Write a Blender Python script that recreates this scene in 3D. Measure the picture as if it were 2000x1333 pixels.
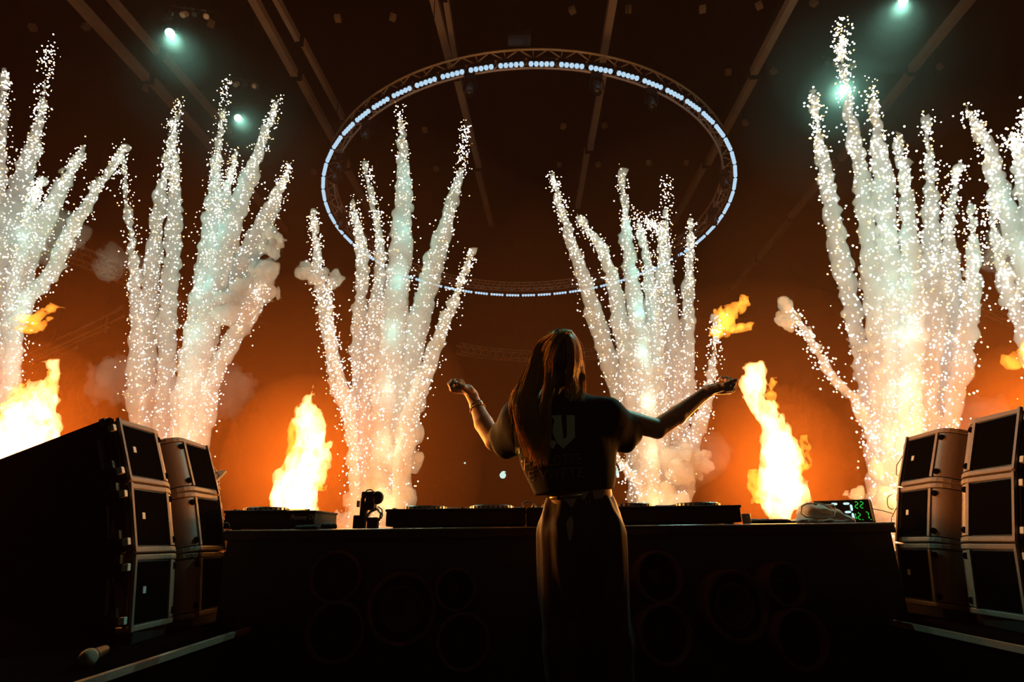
import bpy, bmesh, math, random
import numpy as np
from mathutils import Vector, Matrix
from mathutils.bvhtree import BVHTree

for o in list(bpy.data.objects):
    bpy.data.objects.remove(o)
random.seed(7)
RNG = np.random.default_rng(7)
C = bpy.context.scene.collection
SC = bpy.context.scene

# ------------------------------------------------------------------ camera
FPX = 1130.0
CAMZ = 0.823
TH = math.atan((1060 - 666.5) / FPX)
RO = math.radians(0.7)
_f = np.array([0, math.cos(TH), math.sin(TH)])
_u = np.array([0, -math.sin(TH), math.cos(TH)])
_r = np.array([1.0, 0, 0])
CR = _r * math.cos(RO) - _u * math.sin(RO)
CU = _u * math.cos(RO) + _r * math.sin(RO)
CAM = np.array([0, 0, CAMZ])
cd = bpy.data.cameras.new('camera')
cd.sensor_width = 36
cd.lens = FPX * 36 / 2000
cd.clip_start = 0.05
cd.clip_end = 300
cam = bpy.data.objects.new('camera', cd)
C.objects.link(cam)
cam.matrix_world = Matrix(((CR[0], CU[0], -_f[0], CAM[0]), (CR[1], CU[1], -_f[1], CAM[1]), (CR[2], CU[2], -_f[2], CAM[2]), (0, 0, 0, 1)))
SC.camera = cam


def P(px, py, Y):
    """world point at forward distance Y seen at photo pixel px, py"""
    d = _f + CR * (px - 1000) / FPX + CU * (666.5 - py) / FPX
    return CAM + d * (Y / d[1])


def mpp(px, py, Y):
    """metres per photo pixel there"""
    return float((P(px, py, Y) - CAM) @ _f) / FPX


# ------------------------------------------------------------------ render settings, haze, exposure
SC.view_settings.view_transform = 'Standard'
SC.view_settings.look = 'None'
SC.view_settings.exposure = 0.0
SC.view_settings.gamma = 1.0
SC.view_settings.use_curve_mapping = False
cy = SC.cycles
cy.max_bounces = 3
cy.diffuse_bounces = 1
cy.glossy_bounces = 1
cy.transmission_bounces = 2
cy.volume_bounces = 1
cy.transparent_max_bounces = 40
cy.caustics_reflective = False
cy.caustics_refractive = False
cy.sample_clamp_indirect = 2.0
cy.use_denoising = True
cy.use_adaptive_sampling = True
cy.adaptive_threshold = 0.12
cy.adaptive_min_samples = 12

HAZE = 0.0016
world = bpy.data.worlds.new('arena_haze')
SC.world = world
world.use_nodes = True
nt = world.node_tree
nt.nodes.clear()
wo = nt.nodes.new('ShaderNodeOutputWorld')
wb = nt.nodes.new('ShaderNodeBackground')
wb.inputs[0].default_value = (0.0, 0.0, 0.0, 1)
wb.inputs[1].default_value = 0.0
wv = nt.nodes.new('ShaderNodeVolumeScatter')
wv.inputs['Color'].default_value = (1.0, 0.42, 0.24, 1)
wv.inputs['Density'].default_value = HAZE
nt.links.new(wb.outputs[0], wo.inputs['Surface'])
nt.links.new(wv.outputs[0], wo.inputs['Volume'])


def point_lamp(name, loc, power, color, radius=0.15, parent=None):
    l = bpy.data.lights.new(name, 'POINT')
    l.energy = power
    l.color = color
    l.shadow_soft_size = radius
    o = bpy.data.objects.new(name, l)
    C.objects.link(o)
    o.location = loc
    if parent:
        o.parent = parent
        o.location = Vector(loc) - Vector(parent.location)
    return o


def spot_lamp(name, loc, target, power, color, angle, radius=0.08, blend=0.35):
    l = bpy.data.lights.new(name, 'SPOT')
    l.energy = power
    l.color = color
    l.spot_size = math.radians(angle)
    l.spot_blend = blend
    l.shadow_soft_size = radius
    o = bpy.data.objects.new(name, l)
    C.objects.link(o)
    o.location = loc
    o.rotation_euler = (Vector(target) - Vector(loc)).to_track_quat('-Z', 'Y').to_euler()
    return o


# flames (the orange light of the hall)
FLAME_COL = (1.0, 0.33, 0.04)
FLAME_W = 330
FLY = 4.6
FLAME_LAMPS = ((30, 850, 2.0, 4.0), (595, 900, 1.0, FLY), (1516, 920, 1.0, FLY), (2040, 830, 1.0, FLY))
for (x, y, w, fy) in FLAME_LAMPS:
    point_lamp('flame_light', P(x, y, fy), FLAME_W * w, FLAME_COL, 0.3)

# mint moving-head beams in the haze: photo pixel, distance, where they aim
BEAM_COL = (0.42, 1.0, 0.78)
BEAMS = [((332, 65), 12.0, (392, 215), 9.5, 36, 1.0), ((465, 231), 16.0, (520, 300), 13.0, 44, 0.5),
         ((1648, 175), 15.0, (1560, 330), 9.0, 70, 0.8), ((1764, 2), 12.0, (1715, 170), 9.5, 36, 1.0)]
BEAM_W = 2200
for (p, Y, q, Yq, ang, k) in BEAMS:
    _a, _b = P(*p, Y), P(*q, Yq)
    spot_lamp('beam_light', _a + (_b - _a) / np.linalg.norm(_b - _a) * .08, _b, BEAM_W * k, BEAM_COL, ang)
# weak greenish light of the hall behind the photographer
point_lamp('hall_light', (0.6, -5.0, 5.0), 17, (0.75, 1.0, 0.62), 0.6)


# ------------------------------------------------------------------ helpers
def new_mesh(name, V, F):
    V = np.asarray(V, dtype=np.float32)
    me = bpy.data.meshes.new(name)
    if isinstance(F, np.ndarray):
        n, k = F.shape
        me.vertices.add(len(V))
        me.vertices.foreach_set('co', V.ravel())
        me.loops.add(n * k)
        me.loops.foreach_set('vertex_index', F.astype(np.int32).ravel())
        me.polygons.add(n)
        me.polygons.foreach_set('loop_start', (np.arange(n) * k).astype(np.int32))
        me.polygons.foreach_set('loop_total', np.full(n, k, dtype=np.int32))
        me.update(calc_edges=True)
    else:
        me.from_pydata(V.tolist(), [], F)
    return me


def link(name, me, mat, parent=None, smooth=False):
    o = bpy.data.objects.new(name, me)
    C.objects.link(o)
    if mat is not None and len(me.materials) == 0:
        for m in (mat if isinstance(mat, (list, tuple)) else [mat]):
            me.materials.append(m)
    if smooth:
        me.polygons.foreach_set('use_smooth', np.ones(len(me.polygons), dtype=bool))
    if parent is not None:
        o.parent = parent
        o.matrix_parent_inverse = parent.matrix_world.inverted() if False else Matrix.Translation(-parent.location) if parent.parent is None and tuple(parent.rotation_euler) == (0, 0, 0) else Matrix()
    return o


def tag(o, label=None, cat=None, group=None, kind=None):
    if label: o['label'] = label
    if cat: o['category'] = cat
    if group: o['group'] = group
    if kind: o['kind'] = kind
    return o


def thing(name, loc, label, cat, group=None):
    o = bpy.data.objects.new(name, None)
    C.objects.link(o)
    o.location = Vector(loc)
    o.empty_display_size = 0.1
    return tag(o, label, cat, group)


_T = np.random.default_rng(3).random((32, 32, 32)).astype(np.float32)


def vnoise(x, y, z):
    xi = np.floor(x).astype(int); yi = np.floor(y).astype(int); zi = np.floor(z).astype(int)
    fx = x - xi; fy = y - yi; fz = z - zi
    fx = fx * fx * (3 - 2 * fx); fy = fy * fy * (3 - 2 * fy); fz = fz * fz * (3 - 2 * fz)
    x0 = xi & 31; x1 = (xi + 1) & 31; y0 = yi & 31; y1 = (yi + 1) & 31; z0 = zi & 31; z1 = (zi + 1) & 31
    a = _T[x0, y0, z0] * (1 - fx) + _T[x1, y0, z0] * fx
    b = _T[x0, y1, z0] * (1 - fx) + _T[x1, y1, z0] * fx
    c = _T[x0, y0, z1] * (1 - fx) + _T[x1, y0, z1] * fx
    d = _T[x0, y1, z1] * (1 - fx) + _T[x1, y1, z1] * fx
    return ((a * (1 - fy) + b * fy) * (1 - fz) + (c * (1 - fy) + d * fy) * fz) * 2 - 1


def fbm(x, y, z, oct=3, gain=0.5, billow=False):
    s = 0; a = 1.0; t = 0
    for i in range(oct):
        n = vnoise(x + 17.3 * i, y + 5.1 * i, z + 9.7 * i)
        s = s + a * (np.abs(n) * 2 - 0.5 if billow else n)
        t += a; a *= gain; x = x * 2.03; y = y * 2.03; z = z * 2.03
    return s / t


_E = [(0, 1), (2, 3), (4, 5), (6, 7), (0, 2), (1, 3), (4, 6), (5, 7), (0, 4), (1, 5), (2, 6), (3, 7)]
_CO = np.array([[i & 1, (i >> 1) & 1, (i >> 2) & 1] for i in range(8)], dtype=np.float32)


def surface_nets(F, org, h):
    """closed quad surface around F > 0 on a regular grid"""
    F = np.pad(F.astype(np.float32), 1, constant_values=-1e-3)
    org = np.asarray(org) - h
    S = F > 0
    n = S.shape
    sl = lambda a, i: a[(slice(1, None) if i & 1 else slice(None, -1)), (slice(1, None) if i & 2 else slice(None, -1)), (slice(1, None) if i & 4 else slice(None, -1))]
    cnt = sum(sl(S, i).astype(np.int8) for i in range(8))
    act = (cnt > 0) & (cnt < 8)
    idx = np.argwhere(act)
    if len(idx) == 0:
        return np.zeros((0, 3)), np.zeros((0, 4), int)
    ids = np.full(act.shape, -1, dtype=np.int64)
    ids[act] = np.arange(len(idx))
    V8 = np.stack([F[idx[:, 0] + (i & 1), idx[:, 1] + ((i >> 1) & 1), idx[:, 2] + ((i >> 2) & 1)] for i in range(8)], 1)
    acc = np.zeros((len(idx), 3)); num = np.zeros((len(idx), 1))
    for a, b in _E:
        va = V8[:, a]; vb = V8[:, b]
        m = (va > 0) != (vb > 0)
        t = np.where(m, va / np.where(m, va - vb, 1), 0)
        p = _CO[a] + (_CO[b] - _CO[a]) * t[:, None]
        acc += p * m[:, None]; num += m[:, None]
    V = (idx + acc / num) * h + org
    Q = []
    for ax in range(3):
        s0 = [slice(None)] * 3; s1 = [slice(None)] * 3
        s0[ax] = slice(None, -1); s1[ax] = slice(1, None)
        A = S[tuple(s0)]; B = S[tuple(s1)]
        e = np.argwhere(A != B)
        b_, c_ = (ax + 1) % 3, (ax + 2) % 3
        e = e[(e[:, b_] > 0) & (e[:, c_] > 0) & (e[:, b_] < n[b_] - 1) & (e[:, c_] < n[c_] - 1)]
        if len(e) == 0: continue
        sg = A[e[:, 0], e[:, 1], e[:, 2]]
        db = np.zeros(3, int); db[b_] = 1; dc = np.zeros(3, int); dc[c_] = 1
        g = lambda q: ids[q[:, 0], q[:, 1], q[:, 2]]
        q = np.stack([g(e - db - dc), g(e - dc), g(e), g(e - db)], 1)
        q[~sg] = q[~sg][:, ::-1]
        Q.append(q)
    return V, np.concatenate(Q)


# ------------------------------------------------------------------ generic builders
class MB:
    """collects boxes, tubes, lathes, prisms into one mesh"""
    def __init__(s): s.V = []; s.F = []

    def add(s, V, F):
        n = len(s.V); s.V += [tuple(v) for v in V]; s.F += [tuple(i + n for i in f) for f in F]
        return s

    def box(s, c, d, M3=None):
        V = [Vector((x * d[0] / 2, y * d[1] / 2, z * d[2] / 2)) for z in (-1, 1) for y in (-1, 1) for x in (-1, 1)]
        if M3 is not None: V = [M3 @ v for v in V]
        V = [v + Vector(c) for v in V]
        return s.add(V, [(0, 2, 3, 1), (4, 5, 7, 6), (0, 1, 5, 4), (2, 6, 7, 3), (0, 4, 6, 2), (1, 3, 7, 5)])

    def tube(s, pts, r, n=8, closed=False):
        pts = [Vector(p) for p in pts]
        k = len(pts)
        rs = r if isinstance(r, (list, tuple)) else [r] * k
        V = []; prev = None
        for i, p in enumerate(pts):
            if closed: d = pts[(i + 1) % k] - pts[i - 1]
            else: d = pts[min(i + 1, k - 1)] - pts[max(i - 1, 0)]
            d.normalize()
            if prev is None:
                a = d.orthogonal().normalized()
            else:
                a = (prev - d * prev.dot(d)).normalized()
            prev = a
            b = d.cross(a)
            for j in range(n):
                t = 2 * math.pi * j / n
                V.append(p + (a * math.cos(t) + b * math.sin(t)) * rs[i])
        F = []
        for i in range(k if closed else k - 1):
            for j in range(n):
                i2 = (i + 1) % k
                F.append((i * n + j, i * n + (j + 1) % n, i2 * n + (j + 1) % n, i2 * n + j))
        if not closed:
            F.append(tuple(range(n))[::-1]); F.append(tuple((k - 1) * n + j for j in range(n)))
        return s.add(V, F)

    def lathe(s, prof, c=(0, 0, 0), axis=(0, 0, 1), n=24):
        """prof: (radius, height) rows from bottom to top"""
        q = Vector((0, 0, 1)).rotation_difference(Vector(axis).normalized()).to_matrix()
        V = []
        for (r, h) in prof:
            for j in range(n):
                t = 2 * math.pi * j / n
                V.append(q @ Vector((r * math.cos(t), r * math.sin(t), h)) + Vector(c))
        F = []
        for i in range(len(prof) - 1):
            for j in range(n):
                F.append((i * n + j, i * n + (j + 1) % n, (i + 1) * n + (j + 1) % n, (i + 1) * n + j))
        F.append(tuple(range(n))[::-1]); F.append(tuple((len(prof) - 1) * n + j for j in range(n)))
        return s.add(V, F)

    def prism(s, poly, z0, z1, T=None):
        n = len(poly)
        V = [Vector((x, y, z0)) for x, y in poly] + [Vector((x, y, z1)) for x, y in poly]
        if T: V = [Vector(T(v)) for v in V]
        area = sum(poly[i][0] * poly[(i + 1) % n][1] - poly[(i + 1) % n][0] * poly[i][1] for i in range(n))
        F = [tuple(range(n))[::-1], tuple(range(n, 2 * n))] + [(i, (i + 1) % n, n + (i + 1) % n, n + i) for i in range(n)]
        if area < 0: F = [f[::-1] for f in F]
        return s.add(V, F)

    def mesh(s, name): return new_mesh(name, s.V, s.F)

    def link(s, name, mat, parent=None, smooth=False, bevel=0.0):
        o = link(name, s.mesh(name), mat, parent, smooth)
        if bevel:
            b = o.modifiers.new('bevel', 'BEVEL'); b.width = bevel; b.segments = 2; b.limit_method = 'ANGLE'
        return o


def keep_largest(V, Q):
    """only the biggest connected piece"""
    if len(V) == 0: return V, Q
    lab = np.arange(len(V))
    while True:
        m = lab[Q].min(1)
        new = lab.copy()
        for j in range(4): np.minimum.at(new, Q[:, j], m)
        new = new[new]
        if (new == lab).all(): break
        lab = new
    u, c = np.unique(lab, return_counts=True)
    k = lab == u[c.argmax()]
    idx = np.cumsum(k) - 1
    return V[k], idx[Q[k[Q[:, 0]]]]


def node_mat(name):
    m = bpy.data.materials.new(name)
    m.use_nodes = True
    m.node_tree.nodes.clear()
    out = m.node_tree.nodes.new('ShaderNodeOutputMaterial')
    return m, m.node_tree, out


def pbr(name, color, rough=0.5, metal=0.0, spec=0.5, noise=0.0, scale=30.0, bump=0.0, coat=0.0):
    m, t, out = node_mat(name)
    b = t.nodes.new('ShaderNodeBsdfPrincipled')
    b.inputs['Roughness'].default_value = rough
    b.inputs['Metallic'].default_value = metal
    b.inputs['Specular IOR Level'].default_value = spec
    b.inputs['Base Color'].default_value = (*color, 1)
    if noise or bump:
        tc = t.nodes.new('ShaderNodeTexCoord')
        nz = t.nodes.new('ShaderNodeTexNoise')
        nz.inputs['Scale'].default_value = scale
        nz.inputs['Detail'].default_value = 3
        t.links.new(tc.outputs['Object'], nz.inputs['Vector'])
        if noise:
            r = t.nodes.new('ShaderNodeMix'); r.data_type = 'RGBA'
            r.inputs[6].default_value = (*[c * (1 - noise) for c in color], 1)
            r.inputs[7].default_value = (*[min(1, c * (1 + noise)) for c in color], 1)
            t.links.new(nz.outputs['Fac'], r.inputs[0])
            t.links.new(r.outputs[2], b.inputs['Base Color'])
        if bump:
            bp = t.nodes.new('ShaderNodeBump')
            bp.inputs['Strength'].default_value = bump
            bp.inputs['Distance'].default_value = 0.01
            t.links.new(nz.outputs['Fac'], bp.inputs['Height'])
            t.links.new(bp.outputs[0], b.inputs['Normal'])
    t.links.new(b.outputs[0], out.inputs['Surface'])
    return m


def emit(name, color, strength, sample=False):
    m, t, out = node_mat(name)
    e = t.nodes.new('ShaderNodeEmission')
    e.inputs[0].default_value = (*color, 1)
    e.inputs[1].default_value = strength
    t.links.new(e.outputs[0], out.inputs['Surface'])
    m.cycles.emission_sampling = 'AUTO' if sample else 'NONE'
    return m


def skin_mix(t, out, node, fac):
    """a faint skin on a cloud of smoke or fire"""
    tr = t.nodes.new('ShaderNodeBsdfTransparent')
    mx = t.nodes.new('ShaderNodeMixShader')
    mx.inputs[0].default_value = fac
    t.links.new(tr.outputs[0], mx.inputs[1])
    t.links.new(node.outputs[0], mx.inputs[2])
    t.links.new(mx.outputs[0], out.inputs['Surface'])


def vol_scatter(name, color, density, skin=0.0):
    m, t, out = node_mat(name)
    v = t.nodes.new('ShaderNodeVolumeScatter')
    v.inputs['Color'].default_value = (*color, 1)
    v.inputs['Density'].default_value = density
    t.links.new(v.outputs[0], out.inputs['Volume'])
    if skin:
        d = t.nodes.new('ShaderNodeBsdfDiffuse')
        d.inputs[0].default_value = (*color, 1)
        skin_mix(t, out, d, skin)
    return m


def vol_emit(name, color, strength, skin=0.0, skin_color=None):
    m, t, out = node_mat(name)
    v = t.nodes.new('ShaderNodeEmission')
    v.inputs[0].default_value = (*color, 1)
    v.inputs[1].default_value = strength
    t.links.new(v.outputs[0], out.inputs['Volume'])
    if skin:
        d = t.nodes.new('ShaderNodeEmission')
        d.inputs[0].default_value = (*(skin_color or color), 1)
        d.inputs[1].default_value = 1.0
        skin_mix(t, out, d, skin)
    m.cycles.emission_sampling = 'NONE'
    return m


M = {}
M['smoke'] = vol_scatter('spark_smoke', (0.95, 0.97, 0.93), 6.0, 0.12)
M['haze_puff'] = vol_scatter('drifting_smoke', (0.95, 0.85, 0.75), 0.35, 0.015)
MIST = ((.7, .045), (1.5, .014), (3.0, .0045))  # local mist added at each spotlight so that its beam shows
for i_, (r_, d_) in enumerate(MIST):
    M['added_beam_mist%d' % i_] = vol_scatter('added_beam_mist', (0.9, 0.95, 0.9), d_)
SHELLS = ((.6, .050), (1.4, .022), (2.9, .007))
for i_, (r_, d_) in enumerate(SHELLS):
    M['glow_haze%d' % i_] = vol_scatter('glow_haze', (1.0, 0.40, 0.11), d_)  # orange of the fire put into the colour of this added haze
    M['glow_haze_thin%d' % i_] = vol_scatter('glow_haze_thin', (1.0, 0.40, 0.11), d_ * .5)
M['flame'] = vol_emit('flame', (1.0, 0.36, 0.13), 46.0, 0.12, (1.0, .45, .06))
M['flame_thin'] = vol_emit('thin_flame', (1.0, 0.30, 0.03), 22.0, 0.15)
M['spark_white'] = emit('spark_white', (1.0, 0.98, 0.86), 6.0)
M['spark_gold'] = emit('spark_gold', (1.0, 0.62, 0.25), 3.0)
M['plastic'] = pbr('black_plastic', (0.012, 0.011, 0.010), 0.6, spec=0.25)
M['hall_dark'] = pbr('hall_dark', (0.012, 0.010, 0.010), 0.9, noise=0.4, scale=0.3)
M['stage_floor'] = pbr('stage_floor', (0.004, 0.0032, 0.003), 0.9, spec=0.0, noise=0.3, scale=8)

# ------------------------------------------------------------------ hall
def box_mesh(name, x0, x1, y0, y1, z0, z1):
    V = [(x, y, z) for z in (z0, z1) for y in (y0, y1) for x in (x0, x1)]
    F = [(0, 2, 3, 1), (4, 5, 7, 6), (0, 1, 5, 4), (2, 6, 7, 3), (0, 4, 6, 2), (1, 3, 7, 5)]
    return new_mesh(name, V, F)


def struct(name, me, mat):
    o = link(name, me, mat)
    o['kind'] = 'structure'
    return o


struct('floor', box_mesh('floor', -45, 45, -8, 66, -0.3, 0), M['stage_floor'])
struct('wall_back', box_mesh('wall_back', -45, 45, 65, 65.5, 0, 26), M['hall_dark'])
struct('wall_left', box_mesh('wall_left', -45.5, -45, -8, 65.5, 0, 26), M['hall_dark'])
struct('wall_right', box_mesh('wall_right', 45, 45.5, -8, 65.5, 0, 26), M['hall_dark'])
struct('wall_front', box_mesh('wall_front', -45.5, 45.5, -8.5, -8, 0, 26), M['hall_dark'])
struct('ceiling', box_mesh('ceiling', -45.5, 45.5, -8.5, 65.5, 26, 26.4), M['hall_dark'])


# ------------------------------------------------------------------ plumes of smoke and sparks
def path_at(pts, z):
    pts = np.array(pts)
    o = np.argsort(pts[:, 2])
    pts = pts[o]
    return [np.interp(z, pts[:, 2], pts[:, k]) for k in (0, 1, 3)]


def smooth_path(pts, n=110):
    """Catmull-Rom through (x, y, z, r) rows"""
    p = np.array(pts, float)
    p = np.vstack([2 * p[0] - p[1], p, 2 * p[-1] - p[-2]])
    out = []
    k = len(p) - 3
    for i in range(k):
        for t in np.linspace(0, 1, max(2, n // k), endpoint=(i == k - 1)):
            a, b, c, d = p[i:i + 4]
            out.append(0.5 * (2 * b + (c - a) * t + (2 * a - 5 * b + 4 * c - d) * t * t + (3 * b - a - 3 * c + d) * t ** 3))
    out = np.array(out)
    out[:, 3] = np.maximum(out[:, 3], 0.004)
    return out


def px_path(rows, Y, y_jit=0.0):
    out = []
    for i, (px, py, rp) in enumerate(rows):
        q = P(px, py, Y + y_jit * (i / max(1, len(rows) - 1)))
        out.append((*q, rp * mpp(px, py, Y)))
    return smooth_path(out)


def tube_field(path, h, amp, freq, seed, oct=3, billow=True, pad=1.6, zsq=1.0, warp=0.0):
    r = path[:, 3]
    lo = (path[:, :3] - r[:, None] * pad).min(0) - h
    hi = (path[:, :3] + r[:, None] * pad).max(0) + h
    n = np.ceil((hi - lo) / h).astype(int) + 1
    ax = [lo[i] + h * np.arange(n[i]) for i in range(3)]
    X, Yg, Z = np.meshgrid(*ax, indexing='ij')
    X = X.astype(np.float32); Yg = Yg.astype(np.float32); Z = Z.astype(np.float32)
    # distance to a polyline, only near the points
    D = np.full(X.shape, -9.0, np.float32)
    step = max(1, len(path) // 110)
    for q in path[::step]:
        m = q[3] * pad + h * 2
        s = [slice(max(0, int((q[i] - m - lo[i]) / h)), int((q[i] + m - lo[i]) / h) + 2) for i in range(3)]
        s = tuple(s)
        d = q[3] - np.sqrt((X[s] - q[0]) ** 2 + (Yg[s] - q[1]) ** 2 + ((Z[s] - q[2]) * zsq) ** 2)
        D[s] = np.maximum(D[s], d)
    sel = D > -0.6
    f = np.full(D.shape, -1.0, np.float32)
    xs, ys, zs = X[sel] * freq + seed * 3.7, Yg[sel] * freq + seed * 1.3, Z[sel] * freq * 0.8 + seed * 7.1
    nz = fbm(xs, ys, zs, oct, 0.55, billow)
    f[sel] = D[sel] + amp * nz
    return f, lo, h


OCT_V = np.array([(1, 0, 0), (-1, 0, 0), (0, 1, 0), (0, -1, 0), (0, 0, 1), (0, 0, -1)], float)
OCT_F = np.array([(0, 2, 4), (2, 1, 4), (1, 3, 4), (3, 0, 4), (2, 0, 5), (1, 2, 5), (3, 1, 5), (0, 3, 5)])


def spark_mesh(name, pts, rad, mats, gold):
    n = len(pts)
    V = (pts[:, None, :] + OCT_V[None] * rad[:, None, None]).reshape(-1, 3)
    F = (OCT_F[None] + (np.arange(n) * 6)[:, None, None]).reshape(-1, 3)
    me = new_mesh(name, V, F)
    for m in mats: me.materials.append(m)
    me.polygons.foreach_set('material_index', np.repeat(gold.astype(np.int32), 8))
    return me


MINT = (0.26, 1.0, 0.92)
AMBER = (1.0, 0.66, 0.30)


def fountain(label, Y, plumes, n_sparks, spark_px, h=0.042, lamp_w=8, lamps=(), puffs=()):
    base = P(plumes[0][0][0], plumes[0][0][1], Y)
    t = thing('spark_fountain', (base[0], base[1], 0.0), label, 'fireworks', 'spark fountains on the stage')
    link('launcher', box_mesh('launcher', base[0] - .3, base[0] + .3, base[1] - .15, base[1] + .15, 0, .22), M['plastic'], t)
    allp = []
    for k, rows in enumerate(plumes):
        yo = Y + RNG.uniform(-0.35, 0.35)
        path = px_path(rows, yo)
        sp = path.copy()
        allp.append((sp, len(rows)))
        rr = path.copy()
        rr[:, 3] *= np.linspace(1.05, 0.75, len(rr))
        rr[:, 3] = np.maximum(rr[:, 3], 0.04)
        f, lo, hh = tube_field(rr, h, 0.070, 7.5, k + Y, 3)
        V, Q = keep_largest(*surface_nets(f, lo, hh))
        if len(V) == 0: continue
        link('smoke_plume', new_mesh('smoke_plume', V, Q), M['smoke'], t, smooth=True)
    for (px, py, rp) in puffs:
        pr_ = np.random.default_rng(int(px))
        path = np.array([(*P(px + pr_.uniform(-.75, .75) * rp, py + pr_.uniform(-.8, .8) * rp, Y - 0.1 + pr_.uniform(-.2, .2)), rp * pr_.uniform(.28, .55) * mpp(px, py, Y)) for _ in range(9)])
        f, lo, hh = tube_field(path, h, 0.13, 6.0, px * .01, 4)
        V, Q = surface_nets(f, lo, hh)
        link('smoke_puff', new_mesh('smoke_puff', V, Q), M['smoke'], t, smooth=True)
    # sparks around every plume
    L = np.array([np.linalg.norm(np.diff(p[:, :3], axis=0), axis=1).sum() for p, _ in allp])
    pts = []; tips = []
    for (p, _), w in zip(allp, L / L.sum()):
        n = int(n_sparks * w)
        s = RNG.beta(1.25, 0.95, n) * (len(p) - 1)
        q = np.stack([np.interp(s, np.arange(len(p)), p[:, k]) for k in range(4)], 1)
        u = s / (len(p) - 1)
        sd = np.maximum(q[:, 3] * 1.45, 0.14) * (1 - 0.45 * u)
        a = RNG.uniform(0, 2 * math.pi, n)
        rad = sd * np.abs(RNG.normal(0.85, 0.45, n))
        pts.append(np.stack([q[:, 0] + rad * np.cos(a), q[:, 1] + rad * np.sin(a), q[:, 2] + RNG.normal(0, 0.08, n)], 1))
    pts = np.concatenate(pts)
    rad = spark_px * (pts @ _f - CAM @ _f) / FPX * RNG.uniform(0.4, 1.0, len(pts))
    o = link('sparks', spark_mesh('sparks', pts, rad, (M['spark_white'], M['spark_gold']), RNG.random(len(pts)) < 0.22), None, t)
    o['kind'] = 'stuff'
    for (px, py, w, c) in lamps:
        point_lamp('spark_light', P(px, py, Y - 0.55), lamp_w * w, c, 0.12, t)
    return t


def column_lamps(pts, n=6):
    """lamps up a column from (px, py) bottom to top"""
    out = []
    p = np.array(pts, float)
    for i in range(n):
        u = i / (n - 1) * (len(p) - 1)
        x = np.interp(u, np.arange(len(p)), p[:, 0]); y = np.interp(u, np.arange(len(p)), p[:, 1])
        k = min(1.0, max(0.0, (y - 620) / 330))
        c = tuple(MINT[j] * (1 - k) + AMBER[j] * k for j in range(3))
        out.append((x, y, 1.0 - 0.3 * (i / (n - 1)), c))
    return out

# --FOUNTAINS--
fountain('fountain of white sparks and smoke at the left edge, above the leftmost flame', 7.0, [
    [(20, 1180, 26), (-20, 720, 26), (-15, 470, 22), (0, 300, 12), (9, 140, 3)],
    [(22, 1180, 26), (0, 700, 24), (18, 480, 24), (48, 340, 18), (78, 230, 9), (98, 88, 2)],
    [(24, 1180, 26), (12, 700, 22), (52, 500, 22), (102, 400, 18), (160, 292, 4)],
    [(26, 1180, 20), (30, 660, 12), (100, 530, 14), (168, 400, 12), (245, 290, 3)],
    [(24, 1180, 20), (20, 640, 14), (58, 420, 10), (82, 350, 3)],
], 2700, 1.9, lamps=column_lamps([(0, 900), (10, 640), (60, 350)], 6))
fountain('tall fountain of white sparks with a curl of smoke, behind the left monitor stack', 8.0, [
    [(310, 1190, 16), (268, 850, 15), (268, 640, 14), (258, 480, 8), (236, 295, 3)],
    [(315, 1190, 18), (288, 850, 17), (292, 600, 17), (312, 400, 12), (350, 195, 3)],
    [(322, 1190, 20), (322, 850, 18), (330, 600, 17), (342, 400, 14), (338, 235, 4)],
    [(332, 1190, 22), (352, 850, 20), (382, 640, 20), (412, 430, 16), (425, 300, 8), (445, 150, 2)],
    [(340, 1190, 22), (366, 850, 20), (402, 640, 22), (450, 450, 22), (500, 310, 14), (545, 190, 3)],
    [(348, 1190, 20), (392, 850, 18), (430, 710, 16), (490, 610, 20), (512, 560, 14)],
    [(345, 1190, 16), (385, 800, 14), (430, 600, 16), (500, 470, 22), (540, 385, 12), (565, 325, 3)],
    [(338, 1190, 16), (360, 760, 14), (395, 560, 14), (440, 380, 9), (462, 300, 3)],
], 4000, 1.8, lamps=column_lamps([(345, 930), (360, 640), (420, 330)], 7), puffs=[(492, 545, 44), (462, 600, 40), (530, 470, 24)])
fountain('forked fountain of white sparks with a thin side trail, behind the clamp camera', 8.0, [
    [(690, 1190, 14), (690, 880, 10), (655, 740, 13), (630, 600, 11), (618, 500, 9), (612, 415, 3)],
    [(700, 1190, 14), (688, 860, 11), (664, 740, 11), (648, 650, 8), (640, 560, 4)],
    [(712, 1190, 18), (705, 860, 16), (700, 700, 16), (706, 500, 13), (688, 395, 4)],
    [(728, 1190, 22), (722, 860, 20), (732, 660, 20), (742, 480, 11), (712, 320, 3)],
    [(742, 1190, 24), (748, 860, 24), (766, 650, 27), (788, 400, 20), (780, 205, 3)],
    [(752, 1190, 22), (778, 830, 24), (806, 680, 25), (852, 500, 20), (896, 350, 8), (910, 245, 2)],
    [(758, 1190, 20), (796, 850, 18), (836, 720, 18), (886, 590, 10), (922, 490, 3)],
], 3700, 1.8, lamps=column_lamps([(745, 980), (765, 640), (810, 330)], 7), puffs=[(795, 880, 42), (718, 985, 60), (768, 960, 40), (612, 540, 26), (645, 545, 18)])
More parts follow.
